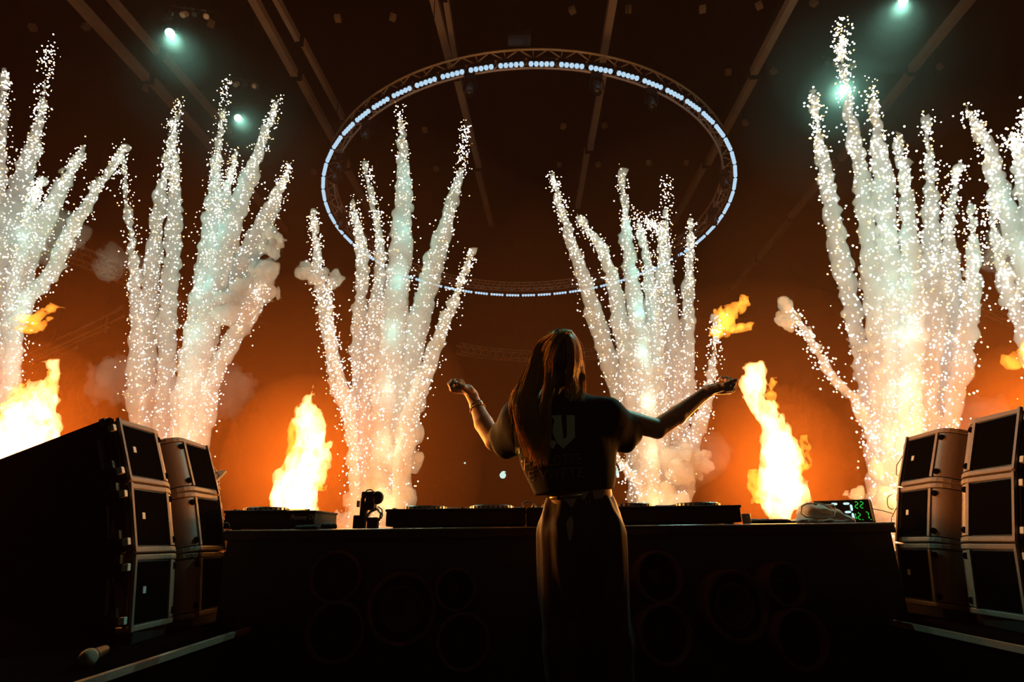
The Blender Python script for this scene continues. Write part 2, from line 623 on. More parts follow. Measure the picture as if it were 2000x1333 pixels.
fountain('fountain of white sparks fanning out right behind the raised right arm', 8.0, [
    [(1262, 1190, 20), (1235, 860, 19), (1188, 700, 20), (1140, 545, 16), (1100, 420, 9), (1078, 345, 3)],
    [(1268, 1190, 20), (1252, 860, 20), (1224, 700, 20), (1188, 520, 14), (1130, 425, 4)],
    [(1276, 1190, 22), (1268, 860, 22), (1252, 700, 22), (1226, 480, 14), (1215, 335, 3)],
    [(1284, 1190, 22), (1284, 860, 22), (1278, 700, 20), (1266, 520, 12), (1242, 410, 3)],
    [(1292, 1190, 22), (1302, 860, 22), (1310, 700, 22), (1302, 500, 9), (1301, 348, 2)],
    [(1300, 1190, 20), (1325, 860, 18), (1340, 720, 18), (1346, 550, 12), (1350, 430, 3)],
    [(1308, 1190, 18), (1352, 880, 14), (1380, 790, 12), (1394, 700, 8), (1400, 620, 3)],
    [(1270, 1190, 16), (1262, 990, 15), (1232, 930, 9), (1203, 893, 5)],
    [(1280, 1190, 16), (1276, 800, 16), (1285, 600, 12), (1290, 460, 6), (1262, 430, 2)],
], 3800, 1.8, lamps=column_lamps([(1285, 980), (1265, 680), (1240, 430)], 7), puffs=[(1330, 900, 40), (1300, 960, 50), (1362, 900, 22)])
fountain('tallest fountain of coarse white sparks, behind the right monitor stack', 6.5, [
    [(1725, 1190, 20), (1712, 900, 18), (1696, 780, 16), (1642, 500, 18), (1604, 300, 12), (1588, 185, 3)],
    [(1738, 1190, 22), (1730, 900, 20), (1712, 620, 22), (1682, 350, 16), (1650, 160, 7), (1642, 48, 2)],
    [(1750, 1190, 22), (1748, 900, 20), (1742, 600, 22), (1722, 350, 18), (1702, 160, 4)],
    [(1762, 1190, 22), (1775, 860, 20), (1782, 600, 22), (1772, 400, 14), (1755, 265, 3)],
    [(1772, 1190, 22), (1800, 860, 20), (1820, 600, 22), (1818, 400, 14), (1811, 230, 3)],
    [(1782, 1190, 20), (1828, 860, 18), (1858, 620, 18), (1852, 450, 12), (1872, 320, 3)],
    [(1788, 1190, 18), (1850, 860, 16), (1890, 640, 18), (1902, 500, 12), (1896, 400, 3)],
    [(1722, 1190, 16), (1718, 900, 12), (1682, 800, 12), (1622, 730, 8), (1582, 665, 6), (1548, 615, 3)],
], 3600, 2.7, lamps=column_lamps([(1765, 960), (1765, 640), (1710, 330)], 7), puffs=[(1700, 985, 44), (1728, 930, 36), (1538, 612, 20)])
fountain('slanting fountain of coarse white sparks cut off by the right edge', 6.5, [
    [(2090, 1190, 20), (2060, 800, 22), (2030, 600, 22), (1960, 400, 18), (1930, 290, 12), (1888, 215, 4)],
    [(2092, 1190, 20), (2075, 800, 22), (2050, 600, 22), (2010, 400, 18), (1990, 300, 12), (1975, 265, 4)],
    [(2088, 1190, 18), (2040, 800, 16), (1990, 620, 16), (1950, 500, 12), (1935, 380, 4)],
    [(2095, 1190, 18), (2085, 800, 16), (2060, 450, 16), (2020, 300, 12), (2000, 215, 4)],
], 1700, 2.8, lamps=column_lamps([(2030, 700), (1975, 360)], 4))


def smoke_cloud(label, px, py, w, hh, Y, seed):
    path = smooth_path([(*P(px - w * .5, py + hh * .3, Y), hh * .5 * mpp(px, py, Y)), (*P(px, py - hh * .1, Y), hh * .7 * mpp(px, py, Y)), (*P(px + w * .5, py - hh * .2, Y), hh * .45 * mpp(px, py, Y))], 20)
    path[:, 3] *= .8
    f, lo, h = tube_field(path, .05, .24, 3.6, seed, 4, pad=2.0)
    V, Q = surface_nets(f, lo, h)
    o = link('smoke_cloud', new_mesh('smoke_cloud', V, Q), M['haze_puff'], None, True)
    tag(o, label, 'smoke', 'thin smoke clouds drifting by the fountains', 'stuff')


smoke_cloud('thin pink smoke cloud drifting across the fountain at the left edge', 65, 460, 110, 90, 6.6, 1)
smoke_cloud('small orange smoke cloud left of the second fountain, above the monitor stack', 226, 735, 40, 60, 7.6, 2)
smoke_cloud('dull red smoke cloud at the right foot of the second fountain', 440, 770, 40, 75, 8.6, 3)
smoke_cloud('grey smoke wisp left of the second fountain at mid height', 225, 515, 30, 40, 7.6, 4)
smoke_cloud('pale smoke cloud in the sparks at the right edge', 1985, 480, 60, 70, 6.3, 5)
smoke_cloud('brown smoke cloud at the foot of the fountain right of the person', 1380, 900, 40, 70, 8.4, 6)
smoke_cloud('glowing amber smoke cloud low behind the right monitor stack', 1900, 830, 120, 60, 7.6, 8)


# ------------------------------------------------------------------ flames
def flame_field(path, h, amp, freq, seed):
    r = path[:, 3]; pad = 2.2
    lo = (path[:, :3] - r[:, None] * pad).min(0) - amp - h
    hi = (path[:, :3] + r[:, None] * pad).max(0) + amp + h
    n = np.ceil((hi - lo) / h).astype(int) + 1
    ax = [(lo[i] + h * np.arange(n[i])).astype(np.float32) for i in range(3)]
    X, Yg, Z = np.meshgrid(*ax, indexing='ij')
    wx = fbm(X * 2.2 + seed, Yg * 2.2, Z * 1.5 - seed, 2) * amp * 1.0
    D = np.full(X.shape, -9.0, np.float32)
    zs = path[:, 2]; o = np.argsort(zs)
    cx = np.interp(Z, zs[o], path[o, 0]); cyy = np.interp(Z, zs[o], path[o, 1]); rr = np.interp(Z, zs[o], path[o, 3])
    rr = np.where((Z < zs.min()) | (Z > zs.max()), -0.25, rr)
    D = rr - np.sqrt((X + wx - cx) ** 2 + (Yg + wx * .5 - cyy) ** 2)
    f = D + amp * fbm(X * freq + seed * 3, Yg * freq, Z * freq * .55, 3) + amp * .8 * fbm(X * freq * 2.6 + seed, Yg * freq * 2.6, Z * freq * 1.5, 3)
    # cooler hollows that show as orange streaks
    hol = fbm(X * freq * 1.7 - seed, Yg * freq * 1.7, Z * freq * .9 + seed, 3) - .30
    f = np.minimum(f, -hol * .5 * 0.6 + 0.02)
    return f, lo, h


def flame(label, Y, rows, amp, seed, mat='flame', burner=True, h=.0145, freq=8.0, name='flame', licks=()):
    Y = Y if Y < 6 else FLY
    b = P(rows[0][0], rows[0][1], Y)
    t = thing(name, (b[0], b[1], 0 if burner else b[2]), label, 'flame', 'stage flames')
    path = px_path(list(rows), Y)
    if burner:
        link('burner', box_mesh('burner', b[0] - .16, b[0] + .16, b[1] - .16, b[1] + .16, 0, .3), M['plastic'], t)
        path = smooth_path(np.vstack([[(b[0], b[1], .28, .10), (b[0], b[1], .7, .16)], path[::12], path[-1:]]), 60)
    f, lo, hh = flame_field(path, h, amp, freq, seed)
    V, Q = surface_nets(f, lo, hh)
    link('fire', new_mesh('fire', V, Q), M[mat], t, True)['kind'] = 'stuff'
    for i, lk in enumerate(licks):
        p = px_path(lk, Y)
        f, lo, hh = flame_field(p, h * .8, amp * .6, freq * 1.6, seed + i + 2)
        V, Q = surface_nets(f, lo, hh)
        if len(V): link('flame_tongue', new_mesh('flame_tongue', V, Q), M['flame_thin'], t, True)['kind'] = 'stuff'
    return t


# added haze imitating lens glare round each flame: nested shells, denser towards the flame
for (px, py, w, fy), nm in zip(FLAME_LAMPS, ('at the left edge', 'at the left end of the booth', 'at the right end of the decks', 'beyond the right edge')):
    q = P(px, py, fy)
    for k_, (R_, d_) in enumerate(SHELLS):
        m_ = MB().lathe([(max(.01, math.sin(u)), -math.cos(u)) for u in np.linspace(.02, math.pi - .02, 14)], n=28)
        m_.V = [(q[0] + x * R_, q[1] + y * (R_ if y > 0 else min(R_, .85 - .02 * k_)), max(.02 + .01 * k_, q[2] + z * R_ * 1.15)) for x, y, z in m_.V]
        o = link('glow_shell', m_.mesh('glow_shell'), M['glow_haze%d' % k_ if w < 1.5 else 'glow_haze_thin%d' % k_], None, True)
        tag(o, 'added orange haze imitating glare round the flame ' + nm, 'smoke', 'added glow haze round the flame ' + nm, 'stuff')


flame('broad white-hot flame at the left edge, behind the black side panel', 4.0,
      [(15, 930, 60), (25, 870, 56), (45, 810, 44), (68, 770, 28), (88, 735, 18), (97, 700, 11)], .12, 3,
      licks=[[(60, 860, 20), (90, 790, 14), (104, 750, 8), (112, 725, 4)], [(5, 850, 24), (20, 790, 14), (40, 750, 7)], [(50, 900, 22), (70, 850, 14), (92, 815, 5)]])
flame('tall white-hot flame rising behind the left end of the booth', 7.0,
      [(582, 1000, 42), (590, 950, 40), (602, 900, 33), (606, 845, 24), (600, 800, 19), (592, 765, 15), (590, 738, 10)], .10, 5,
      licks=[[(560, 930, 18), (572, 870, 12), (588, 810, 7)], [(630, 960, 14), (640, 900, 12), (648, 865, 5)], [(548, 985, 14), (560, 950, 9), (570, 915, 4)]])
flame('twisting white-hot flame beside the right end of the record decks', 7.0,
      [(1524, 1015, 26), (1518, 970, 38), (1517, 910, 36), (1525, 862, 28), (1506, 825, 16), (1484, 785, 20), (1482, 750, 24), (1466, 712, 14)], .10, 8,
      licks=[[(1490, 985, 14), (1480, 950, 12), (1476, 915, 6)], [(1552, 930, 14), (1562, 895, 10), (1560, 850, 5)], [(1500, 800, 8), (1502, 765, 7), (1508, 735, 3)]])
flame('orange fireball broken off in mid air above the twisting flame', 7.0,
      [(1400, 660, 20), (1412, 630, 20), (1425, 605, 15), (1432, 585, 8)], .17, 11, 'flame_thin', False, freq=6, name='fireball',
      licks=[[(1432, 650, 14), (1444, 640, 9), (1452, 632, 4)], [(1440, 605, 8), (1450, 590, 7), (1456, 578, 3)], [(1400, 640, 10), (1405, 600, 7), (1415, 580, 3)]])
flame('ragged orange fireball streak at the left edge, beside the leftmost sparks', 7.0,
      [(45, 632, 12), (75, 618, 16), (110, 603, 12), (150, 600, 4)], .15, 13, 'flame_thin', False, freq=5, name='fireball',
      licks=[[(60, 650, 12), (90, 630, 10), (105, 620, 4)]])
flame('yellow fireball cut off by the right edge above the monitor stack', 7.0,
      [(2000, 720, 16), (2005, 690, 20), (2015, 665, 10)], .14, 17, 'flame_thin', False, freq=5, name='fireball')


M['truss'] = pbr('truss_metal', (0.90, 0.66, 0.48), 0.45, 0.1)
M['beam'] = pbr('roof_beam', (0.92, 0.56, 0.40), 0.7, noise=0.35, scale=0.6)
M['lamp_blue'] = emit('lamp_blue', (0.56, 0.80, 1.0), 0.85)
M['lens'] = emit('beam_lens', (0.62, 1.0, 0.86), 3.5)
M['black'] = pbr('matt_black', (0.010, 0.009, 0.009), 0.6)
M['black_cloth'] = pbr('black_fabric', (0.012, 0.011, 0.010), 0.85, noise=0.3, scale=60)
M['table'] = pbr('table_black', (0.022, 0.017, 0.016), 0.42, noise=0.3, scale=12)
M['rim'] = pbr('brown_rim', (0.30, 0.19, 0.14), 0.55, noise=0.25, scale=120, bump=0.2)
M['panel'] = pbr('brown_panel', (0.25, 0.15, 0.11), 0.45)
M['grille'] = pbr('grille_black', (0.0035, 0.003, 0.003), 0.9, spec=0.0, noise=0.4, scale=200)
M['cab'] = pbr('cabinet_black', (0.012, 0.010, 0.009), 0.6)
M['screen'] = pbr('screen_black', (0.0035, 0.0025, 0.002), 0.9, spec=0.0)
M['tagwhite'] = pbr('tag_white', (0.75, 0.66, 0.60), 0.5)
M['steel'] = pbr('steel', (0.55, 0.50, 0.46), 0.3, 0.8)
M['dark_steel'] = pbr('dark_steel', (0.10, 0.09, 0.08), 0.35, 0.7)
M['white_cloth'] = pbr('white_cloth', (0.75, 0.68, 0.62), 0.8, noise=0.1, scale=25)
M['white_plastic'] = pbr('white_plastic', (0.8, 0.76, 0.7), 0.4)
M['cable'] = pbr('cable', (0.03, 0.025, 0.02), 0.5)
M['digit_white'] = emit('digit_white', (0.62, 0.93, 0.90), 1.0)
M['digit_green'] = emit('digit_green', (0.02, 0.55, 0.05), 0.9)
M['sign'] = emit('sign_light', (0.70, 1.0, 0.86), 0.9)
M['print'] = pbr('shirt_print', (0.70, 0.82, 0.60), 0.6)
M['letter'] = pbr('shirt_lettering', (0.30, 0.20, 0.14), 0.35, 0.3)
M['logo'] = pbr('device_lettering', (0.95, 0.85, 0.7), 0.4)
M['mic'] = pbr('mic_grille', (0.25, 0.25, 0.20), 0.5, 0.6, noise=0.6, scale=700, bump=0.6)


# ------------------------------------------------------------------ roof beams
def beam(i, rows, w, label):
    """rows: photo pixels along the beam's underside, near to far; beam 16 m up, rising away"""
    pts = []
    z0 = 16.8
    for (px, py) in rows:
        d = P(px, py, 1.0) - CAM          # per metre forward
        # plane z = z0 + 0.08 * Y
        Y = (z0 - CAMZ) / (d[2] - 0.08)
        pts.append(CAM + d * Y)
    a, b = Vector(pts[0]), Vector(pts[-1])
    a = a - (b - a).normalized() * 3
    t = thing('roof_beam', a, label, 'beam', 'long beams under the arena roof')
    n = max(2, int((b - a).length / 5.5))
    dr = (b - a).normalized()
    side = dr.cross(Vector((0, 0, 1))).normalized()
    M3 = Matrix((side, dr, side.cross(dr))).transposed()
    for k in range(n):
        p = a + (b - a) * ((k + 0.5) / n)
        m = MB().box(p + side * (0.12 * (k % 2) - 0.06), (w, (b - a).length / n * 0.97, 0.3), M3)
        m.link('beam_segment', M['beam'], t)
        q = a + (b - a) * ((k + 1) / n)
        MB().box(q, (w * 1.25, 0.22, 0.36), M3).link('beam_joint', M['black'], t)
    return t


beam(0, [(150, 0), (390, 262), (560, 450)], 0.27, 'leftmost long roof beam, running behind the upper left spotlight')
beam(1, [(240, 20), (300, 90), (450, 262)], 0.17, 'thin roof beam just left of the upper left spotlight beam')
beam(2, [(500, 0), (690, 345), (740, 440)], 0.27, 'roof beam meeting the left end of the light ring')
beam(3, [(550, 10), (668, 232)], 0.17, 'thin roof beam beside the one at the left end of the light ring')
beam(4, [(852, 0), (905, 235), (962, 440)], 0.27, 'roof beam crossing the light ring left of its top')
beam(5, [(868, 0), (886, 112)], 0.19, 'short roof beam close beside the one left of the ring top')
beam(6, [(1200, 0), (1165, 200), (1130, 405)], 0.27, 'roof beam crossing the light ring right of its top')
beam(7, [(1550, 0), (1430, 220), (1318, 435)], 0.27, 'roof beam passing the right end of the light ring')
beam(8, [(1895, 0), (1740, 170), (1590, 340), (1430, 565)], 0.27, 'rightmost long roof beam, below the upper right spotlight')

# small hanging fittings under the roof
FIT = [(660, 36), (767, 34), (1118, 20), (1227, 18), (1100, 247), (1181, 245), (1422, 141), (1511, 139), (1483, 11), (1372, 18), (1590, 5),
       (412, 46), (168, 52), (64, 54), (284, 172), (498, 168), (1092, 322), (1168, 322), (1267, 318), (1340, 318), (1456, 240), (852, 330), (830, 254), (1836, 130), (612, 336)]
fit_me = None
for i, (px, py) in enumerate(FIT):
    d = P(px, py, 1.0) - CAM
    Y = (21.0 - CAMZ) / d[2]
    q = CAM + d * Y
    t = thing('roof_fitting', q, 'small square fitting hanging on a rod under the dark arena roof', 'fitting', 'small square fittings under the roof')
    if fit_me is None:
        fit_me = MB().box((0, 0, 0), (.24, .24, .2)).mesh('fitting_box')
        fit_me.materials.append(M['beam'])
        rod_me = MB().tube([(0, 0, .1), (0, 0, 5.0)], .02, 5).mesh('rod')
        rod_me.materials.append(M['black'])
    for nme, me in (('fitting_box', fit_me), ('rod', rod_me)):
        c = bpy.data.objects.new(nme, me); C.objects.link(c); c.parent = t
        if nme == 'fitting_box': c.rotation_euler.z = 0.5 * i


# ------------------------------------------------------------------ ring trusses
def ring_truss(name, label, cx, cyy, R, z, size, r, a0=0.0, a1=2 * math.pi, nb=60, full=True, hang=True):
    t = thing(name, (cx, cyy, z), label, 'truss')
    N = max(24, int(120 * (a1 - a0) / (2 * math.pi)))
    angs = [a0 + (a1 - a0) * i / (N if full else N - 1) for i in range(N)]
    pt = lambda a, R_, zz: (cx + R_ * math.cos(a), cyy + R_ * math.sin(a), zz)
    for (dr, dz) in ((0, 0), (-size, 0), (0, size), (-size, size)):
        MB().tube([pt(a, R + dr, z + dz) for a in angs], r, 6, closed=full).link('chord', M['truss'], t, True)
    m = MB()
    for k in range(nb):
        b0 = a0 + (a1 - a0) * k / nb; b1 = a0 + (a1 - a0) * (k + 1) / nb; bm = (b0 + b1) / 2
        rr = r * 0.55
        m.tube([pt(b0, R, z), pt(bm, R, z + size)], rr, 4).tube([pt(bm, R, z + size), pt(b1, R, z)], rr, 4)
        m.tube([pt(b0, R - size, z), pt(bm, R - size, z + size)], rr, 4).tube([pt(bm, R - size, z + size), pt(b1, R - size, z)], rr, 4)
        m.tube([pt(b0, R, z), pt(bm, R - size, z)], rr, 4).tube([pt(bm, R - size, z), pt(b1, R, z)], rr, 4)
        m.tube([pt(b0, R, z + size), pt(b0, R - size, z + size)], rr, 4)
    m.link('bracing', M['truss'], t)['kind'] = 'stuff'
    if hang:
        for k in range(8):
            a = a0 + (a1 - a0) * (k + .5) / 8
            MB().tube([pt(a, R - size / 2, z + size), pt(a, R - size / 2, 26)], .015, 5).link('hanging_wire', M['black'], t)
    return t


RC = (0.75, 22.0)
ring = ring_truss('light_ring_truss', 'large round truss overhead carrying a circle of pale blue lamps', RC[0], RC[1], 8.45, 14.47, 0.36, 0.040)
NBAR = 59
bar_me = MB().box((0, 0, 0.10), (0.84, 0.14, 0.12)).mesh('lamp_bar'); bar_me.materials.append(M['black'])
lamp_me = MB().lathe([(.03, -.075), (.06, -.05), (.075, 0), (.06, .05), (.03, .075)], n=10).mesh('lamp'); lamp_me.materials.append(M['lamp_blue'])
lamp_me.polygons.foreach_set('use_smooth', np.ones(len(lamp_me.polygons), dtype=bool))
for k in range(NBAR):
    a = 2 * math.pi * (k + .5) / NBAR
    b = bpy.data.objects.new('lamp_bar', bar_me); C.objects.link(b)
    b.parent = ring
    b.location = (8.5 * math.cos(a), 8.5 * math.sin(a), 14.22 - 14.47)
    b.rotation_euler = (0, 0, a + math.pi / 2)
    for j in range(5):
        l = bpy.data.objects.new('lamp', lamp_me); C.objects.link(l)
        l.parent = b
        l.location = ((j - 2) * .155, 0, 0)

ring_truss('side_ring_truss', 'part of a large round truss seen behind the sparks at the left edge', -34.5, 32.5, 14.1, 14.6, 0.7, 0.07, math.radians(-100), math.radians(60), 46, False)
ring_truss('side_ring_truss', 'part of a large round truss seen behind the sparks at the right edge', 38.0, 32.5, 14.1, 14.6, 0.7, 0.07, math.radians(120), math.radians(280), 46, False)
ring_truss('far_ring_truss', 'faint curved truss far behind, level with the shoulders of the person', 3.0, 33.0, 13.0, 15.0, 0.7, 0.07, math.radians(55), math.radians(125), 24, False)
# banded gantry lit by the left flame, below the left ring
t = thing('lighting_gantry', P(150, 650, 26), 'sloping gantry of four parallel tubes lit orange behind the left sparks', 'truss')
for (x0, y0, x1, y1) in ((62, 688, 240, 602), (70, 697, 242, 618), (62, 707, 212, 640), (66, 717, 150, 680)):
    MB().tube([P(x0, y0, 26), P(x1, y1, 24)], .07, 6).link('tube', M['truss'], t)
MB().tube([P(205, 650, 25), P(210, 615, 24.5), P(240, 597, 24)], .05, 6).link('tube', M['truss'], t)
for (x, y) in ((100, 690), (200, 640)):
    q = P(x, y, 25.2)
    MB().tube([q, (q[0], q[1], 26)], .02, 5).link('hanging_wire', M['black'], t)
t = thing('lighting_gantry', P(1960, 620, 26), 'sloping gantry of parallel tubes at the right edge', 'truss')
for (x0, y0, x1, y1) in ((1920, 594, 2010, 634), (1920, 604, 2010, 646), (1925, 616, 2010, 655)):
    MB().tube([P(x0, y0, 24), P(x1, y1, 26)], .07, 6).link('tube', M['truss'], t)
q = P(1960, 612, 25); MB().tube([q, (q[0], q[1], 26)], .02, 5).link('hanging_wire', M['black'], t)

# moving heads on the ring and roof
lab = ['beam spotlight high at the upper left, throwing a mint cone to the right', 'smaller beam spotlight lower left, above the second fountain',
       'beam spotlight flaring at the camera beside the tallest fountain', 'beam spotlight at the top right corner, throwing a mint cone down']
for (p, Y, q, Yq, ang, k), lb in zip(BEAMS, lab):
    a = Vector(P(*p, Y)); b = Vector(P(*q, Yq)); d = (b - a).normalized()
    t = thing('beam_spotlight', a, lb, 'spotlight')
    MB().lathe([(.10, -.62), (.15, -.55), (.16, -.30), (.13, -.06), (.13, -.045)], a, d, 20).link('head', M['black'], t, True)
    MB().lathe([(.09, -.034), (.12, -.03), (.10, .015), (.03, .03)], a, d, 20).link('lens', M['lens'], t, True)
    s = d.cross(Vector((0, 0, 1))).normalized()
    c0 = a - d * .35
    MB().tube([c0 + s * .2, c0 + s * .2 + Vector((0, 0, .3)), c0 - s * .2 + Vector((0, 0, .3)), c0 - s * .2], .025, 6).link('yoke', M['black'], t)
    MB().box(c0 + Vector((0, 0, .38)), (.36, .3, .14)).link('base', M['dark_steel'], t)
    MB().tube([c0 + Vector((0, 0, .4)), c0 + Vector((0, 0, 26 - c0.z))], .02, 5).link('hanging_pipe', M['black'], t)
for (p, Y, q, Yq, ang, k), nm in zip(BEAMS, ('upper left', 'lower left', 'flaring right', 'top right')):
    a = Vector(P(*p, Y)); b = Vector(P(*q, Yq)); d = (b - a).normalized()
    for i_, (rr, d_) in enumerate(MIST):  # added shells of mist, there only to make the beam visible
        o = link('added_beam_mist', MB().lathe([(max(.01, rr * math.sin(u)), rr * (1 - math.cos(u)) - .35) for u in np.linspace(.05, math.pi - .05, 12)], a, d, 24).mesh('added_beam_mist'), M['added_beam_mist%d' % i_], None, True)
        tag(o, f'added thin mist that brings out the {nm} beam spotlight', 'mist', f'added mist at the {nm} spotlight', 'stuff')
# unlit moving heads under the ring
for k, a in enumerate(np.radians([-104, -76, -62, -134, -150, 205, 180, 150, -20, 0, 25])):
    q = Vector((RC[0] + 8.05 * math.cos(a), RC[1] + 8.05 * math.sin(a), 13.9))
    t = thing('ring_spotlight', q, 'dark unlit spotlight hanging under the light ring', 'spotlight', 'unlit spotlights under the light ring')
    MB().lathe([(.10, -.3), (.14, -.22), (.14, .1), (.11, .2)], q, (.2 * math.cos(a), .2 * math.sin(a), -1), 14).link('head', M['dark_steel'], t, True)
    MB().tube([q + Vector((-.2, 0, 0)), q + Vector((-.2, 0, .34)), q + Vector((.2, 0, .34)), q + Vector((.2, 0, 0))], .025, 6).link('yoke', M['black'], t)
    MB().box(q + Vector((0, 0, .44)), (.34, .3, .22)).link('base', M['black'], t)

# other things hung under the roof
q = Vector(P(1016, 71, 13.0))
t = thing('hanging_speaker', q, 'small slanted dark box hanging above the top of the light ring', 'speaker')
MB().add([q + Vector(v) for v in ((-.36, -.2, -.12), (.34, -.2, .10), (.30, -.2, -.16), (-.36, -.2, -.16), (-.36, .2, -.12), (.34, .2, .10), (.30, .2, -.16), (-.36, .2, -.16))],
         [(3, 2, 1, 0), (4, 5, 6, 7), (0, 1, 5, 4), (1, 2, 6, 5), (2, 3, 7, 6), (3, 0, 4, 7)]).link('box', M['dark_steel'], t)
MB().tube([q, (q.x, q.y, 26)], .02, 5).link('hanging_wire', M['black'], t)
for (px, py, Yq_, lb) in ((368, 22, 11.6, 'dark lighting bar with small lit fittings above the upper left spotlight'), (468, 160, 15.2, 'dark lighting bar with small fittings just above the lower left spotlight'), (1640, 120, 14.2, 'dark lighting bar above the flaring spotlight')):
    q = Vector(P(px, py, Yq_))
    t = thing('lighting_bar', q, lb, 'lighting bar')
    MB().tube([q + Vector((-.5, 0, .2)), q + Vector((.6, .1, .1))], .03, 6).link('bar', M['dark_steel'], t)
    for k in range(4):
        c = q + Vector((-.4 + .28 * k, .03 * k, -.02 - .05 * (k % 2)))
        MB().lathe([(.05, -.14), (.08, -.1), (.08, .08), (.06, .1)], c, (.3 * (k - 1.5), -.6, -1), 12).link('fitting', M['truss' if k % 2 else 'dark_steel'], t)
        MB().tube([c, (c.x, c.y, q.z + .15)], .015, 5).link('clamp', M['black'], t)
    MB().tube([q + Vector((0, .05, .15)), (q.x, q.y + .05, 26)], .02, 5).link('hanging_wire', M['black'], t)

# signs far away on the back wall
q = P(982, 929, 64.98); r = 6.2 * mpp(982, 929, 64.8)
t = thing('round_sign', q, 'small round lit white sign with a curl at its top, far back on the wall', 'sign')
MB().lathe([(r, -.05), (r, .05)], q, (0, -1, 0), 28).link('disc', M['sign'], t)
cu = [(q[0] + r * .3 + r * .9 * math.cos(u), q[1], q[2] + r * .2 + r * .9 * math.sin(u)) for u in np.linspace(2.2, 1.1, 8)]
MB().tube([(q[0] - r * .5, q[1], q[2] + r * .6), (q[0] - r * .1, q[1], q[2] + r * .95), (q[0] + r * .4, q[1], q[2] + r * 1.12), (q[0] + r * 1.0, q[1], q[2] + r * 1.0)], [r * .2, r * .32, r * .22, r * .06], 8).link('curl', M['sign'], t)
q = P(1201, 925, 64.9)
t = thing('washroom_sign', q, 'small lit sign of two white figures beside the right hip of the person', 'sign')
for dx in (-.27, .27):
    MB().lathe([(.02, -.5), (.12, -.42), (.18, .0), (.2, .2), (.1, .34), (.05, .36), (.1, .42), (.1, .54), (.03, .6)], (q[0] + dx, q[1], q[2]), (0, 0, 1), 12).link('figure', M['sign'], t, True)
for (px, py, lb) in ((908, 905, 'tiny dim light on the back wall left of the round sign'), (800, 978, 'tiny dim light on the back wall just above the left decks')):
    q = P(px, py, 64.95)
    t = tag(MB().box(q, (.16, .2, .16)).link('wall_light', M['sign'], None), lb, 'light')


# ------------------------------------------------------------------ booth table
TX0, TX1, TY0, TZ = -1.315, 1.72, 2.75, 0.885
tab = thing('booth_table', (0.2, TY0, 0), 'long black booth table across the stage with a dark front panel', 'table')
MB().box(((TX0 + TX1) / 2, TY0 + .425, TZ - .02), (TX1 - TX0, .85, .04)).link('table_top', M['table'], tab, bevel=.004)
MB().box(((TX0 + TX1) / 2, TY0 + .04, (TZ - .04) / 2), (TX1 - TX0 - .02, .03, TZ - .04)).link('front_panel', M['table'], tab)
for x in (TX0 + .03, TX1 - .03):
    MB().box((x, TY0 + .45, (TZ - .04) / 2), (.04, .75, TZ - .04)).link('side_panel', M['table'], tab)
MB().tube([(TX0, TY0, TZ - .001), (TX1, TY0, TZ - .001)], .0055, 10).link('edge_strip', M['steel'], tab, True)
q = P(1210, 1247, TY0 + .02)
for dz in (0, -.02):
    MB().lathe([(.0035, 0), (.0035, .006)], (q[0], TY0 + .024, q[2] + dz), (0, -1, 0), 10).link('indicator', M['digit_white'], tab)

# round lamps under the table
M['can'] = pbr('lamp_can', (0.14, 0.065, 0.055), 0.7, spec=0.1)
M['can_glass'] = pbr('lamp_glass', (0.006, 0.003, 0.003), 0.5, spec=0.1)
CANS = [(655, 1128, 54, 0), (785, 1190, 74, 1), (890, 1152, 44, 0), (655, 1236, 62, 2), (905, 1255, 58, 2),
        (1288, 1128, 54, 0), (1440, 1184, 74, 1), (1536, 1142, 46, 0), (1300, 1240, 62, 2), (1566, 1250, 62, 2)]
pos = ['upper left', 'large middle one', 'upper right', 'lower left', 'lower right']
for i, (px, py, rp, kind) in enumerate(CANS):
    Yc = TY0 - (.06 if kind != 2 else .09)
    q = Vector(P(px, py, Yc)); r = rp * mpp(px, py, Yc) * .92
    side = 'left' if i < 5 else 'right'
    t = thing('stage_lamp', q, f'dark round lamp under the table, {pos[i % 5]} in the {side} cluster', 'lamp', 'dark round lamps in two clusters under the table')
    ax = Vector((.18, -1, .10)).normalized()
    L = TY0 + .02 - q.y
    MB().lathe([(r * .92, -.10), (r, -.09), (r, .0), (r * .985, .008), (r * .86, .008), (r * .86, -.03), (r * .3, -.045)], q, ax, 40).link('housing', M['can'], t, True)
    MB().lathe([(r * .85, -.034), (r * .85, -.026)], q, ax, 32).link('lens', M['can_glass'], t)
    if kind == 1:
        MB().lathe([(r * .60, -.026), (r * .62, -.016), (r * .57, -.012), (r * .56, -.026)], q, ax, 36).link('inner_ring', M['can'], t, True)
        qq = Vector((0, 0, 1)).rotation_difference(ax).to_matrix()
        for k in range(24):
            u = 2 * math.pi * k / 24
            M3 = qq @ Matrix.Rotation(u, 3, 'Z')
            MB().box(q + ax * -.018 + M3 @ Vector((r * .52, 0, 0)), (r * .09, r * .03, .006), M3).link('tick', M['can'], t)
    MB().box(q + Vector((-.02, .09, 0)), (.05, .14, .05)).link('bracket', M['black'], t)

# ------------------------------------------------------------------ risers with trim
XM = 0.222   # mirror axis of the stage
for sgn, nm in ((1, 'left'), (-1, 'right')):
    f = (lambda x: x) if sgn == 1 else (lambda x: 2 * XM - x)
    poly = [(f(x), y) for x, y in ((-4, .6), (-1.10, .6), (-1.10, 2.62), (-1.34, 2.70), (-1.34, 3.4), (-4, 4.6))]
    o = MB().prism(poly, 0, .5).link('stage_riser', M['stage_floor'], None)
    tag(o, f'low black platform under the {nm} monitor stack', 'platform')
    tt = MB().box((f(-1.095), 1.62, .497), (.018, 2.0, .02)).link('edge_trim', M['rim'], o)


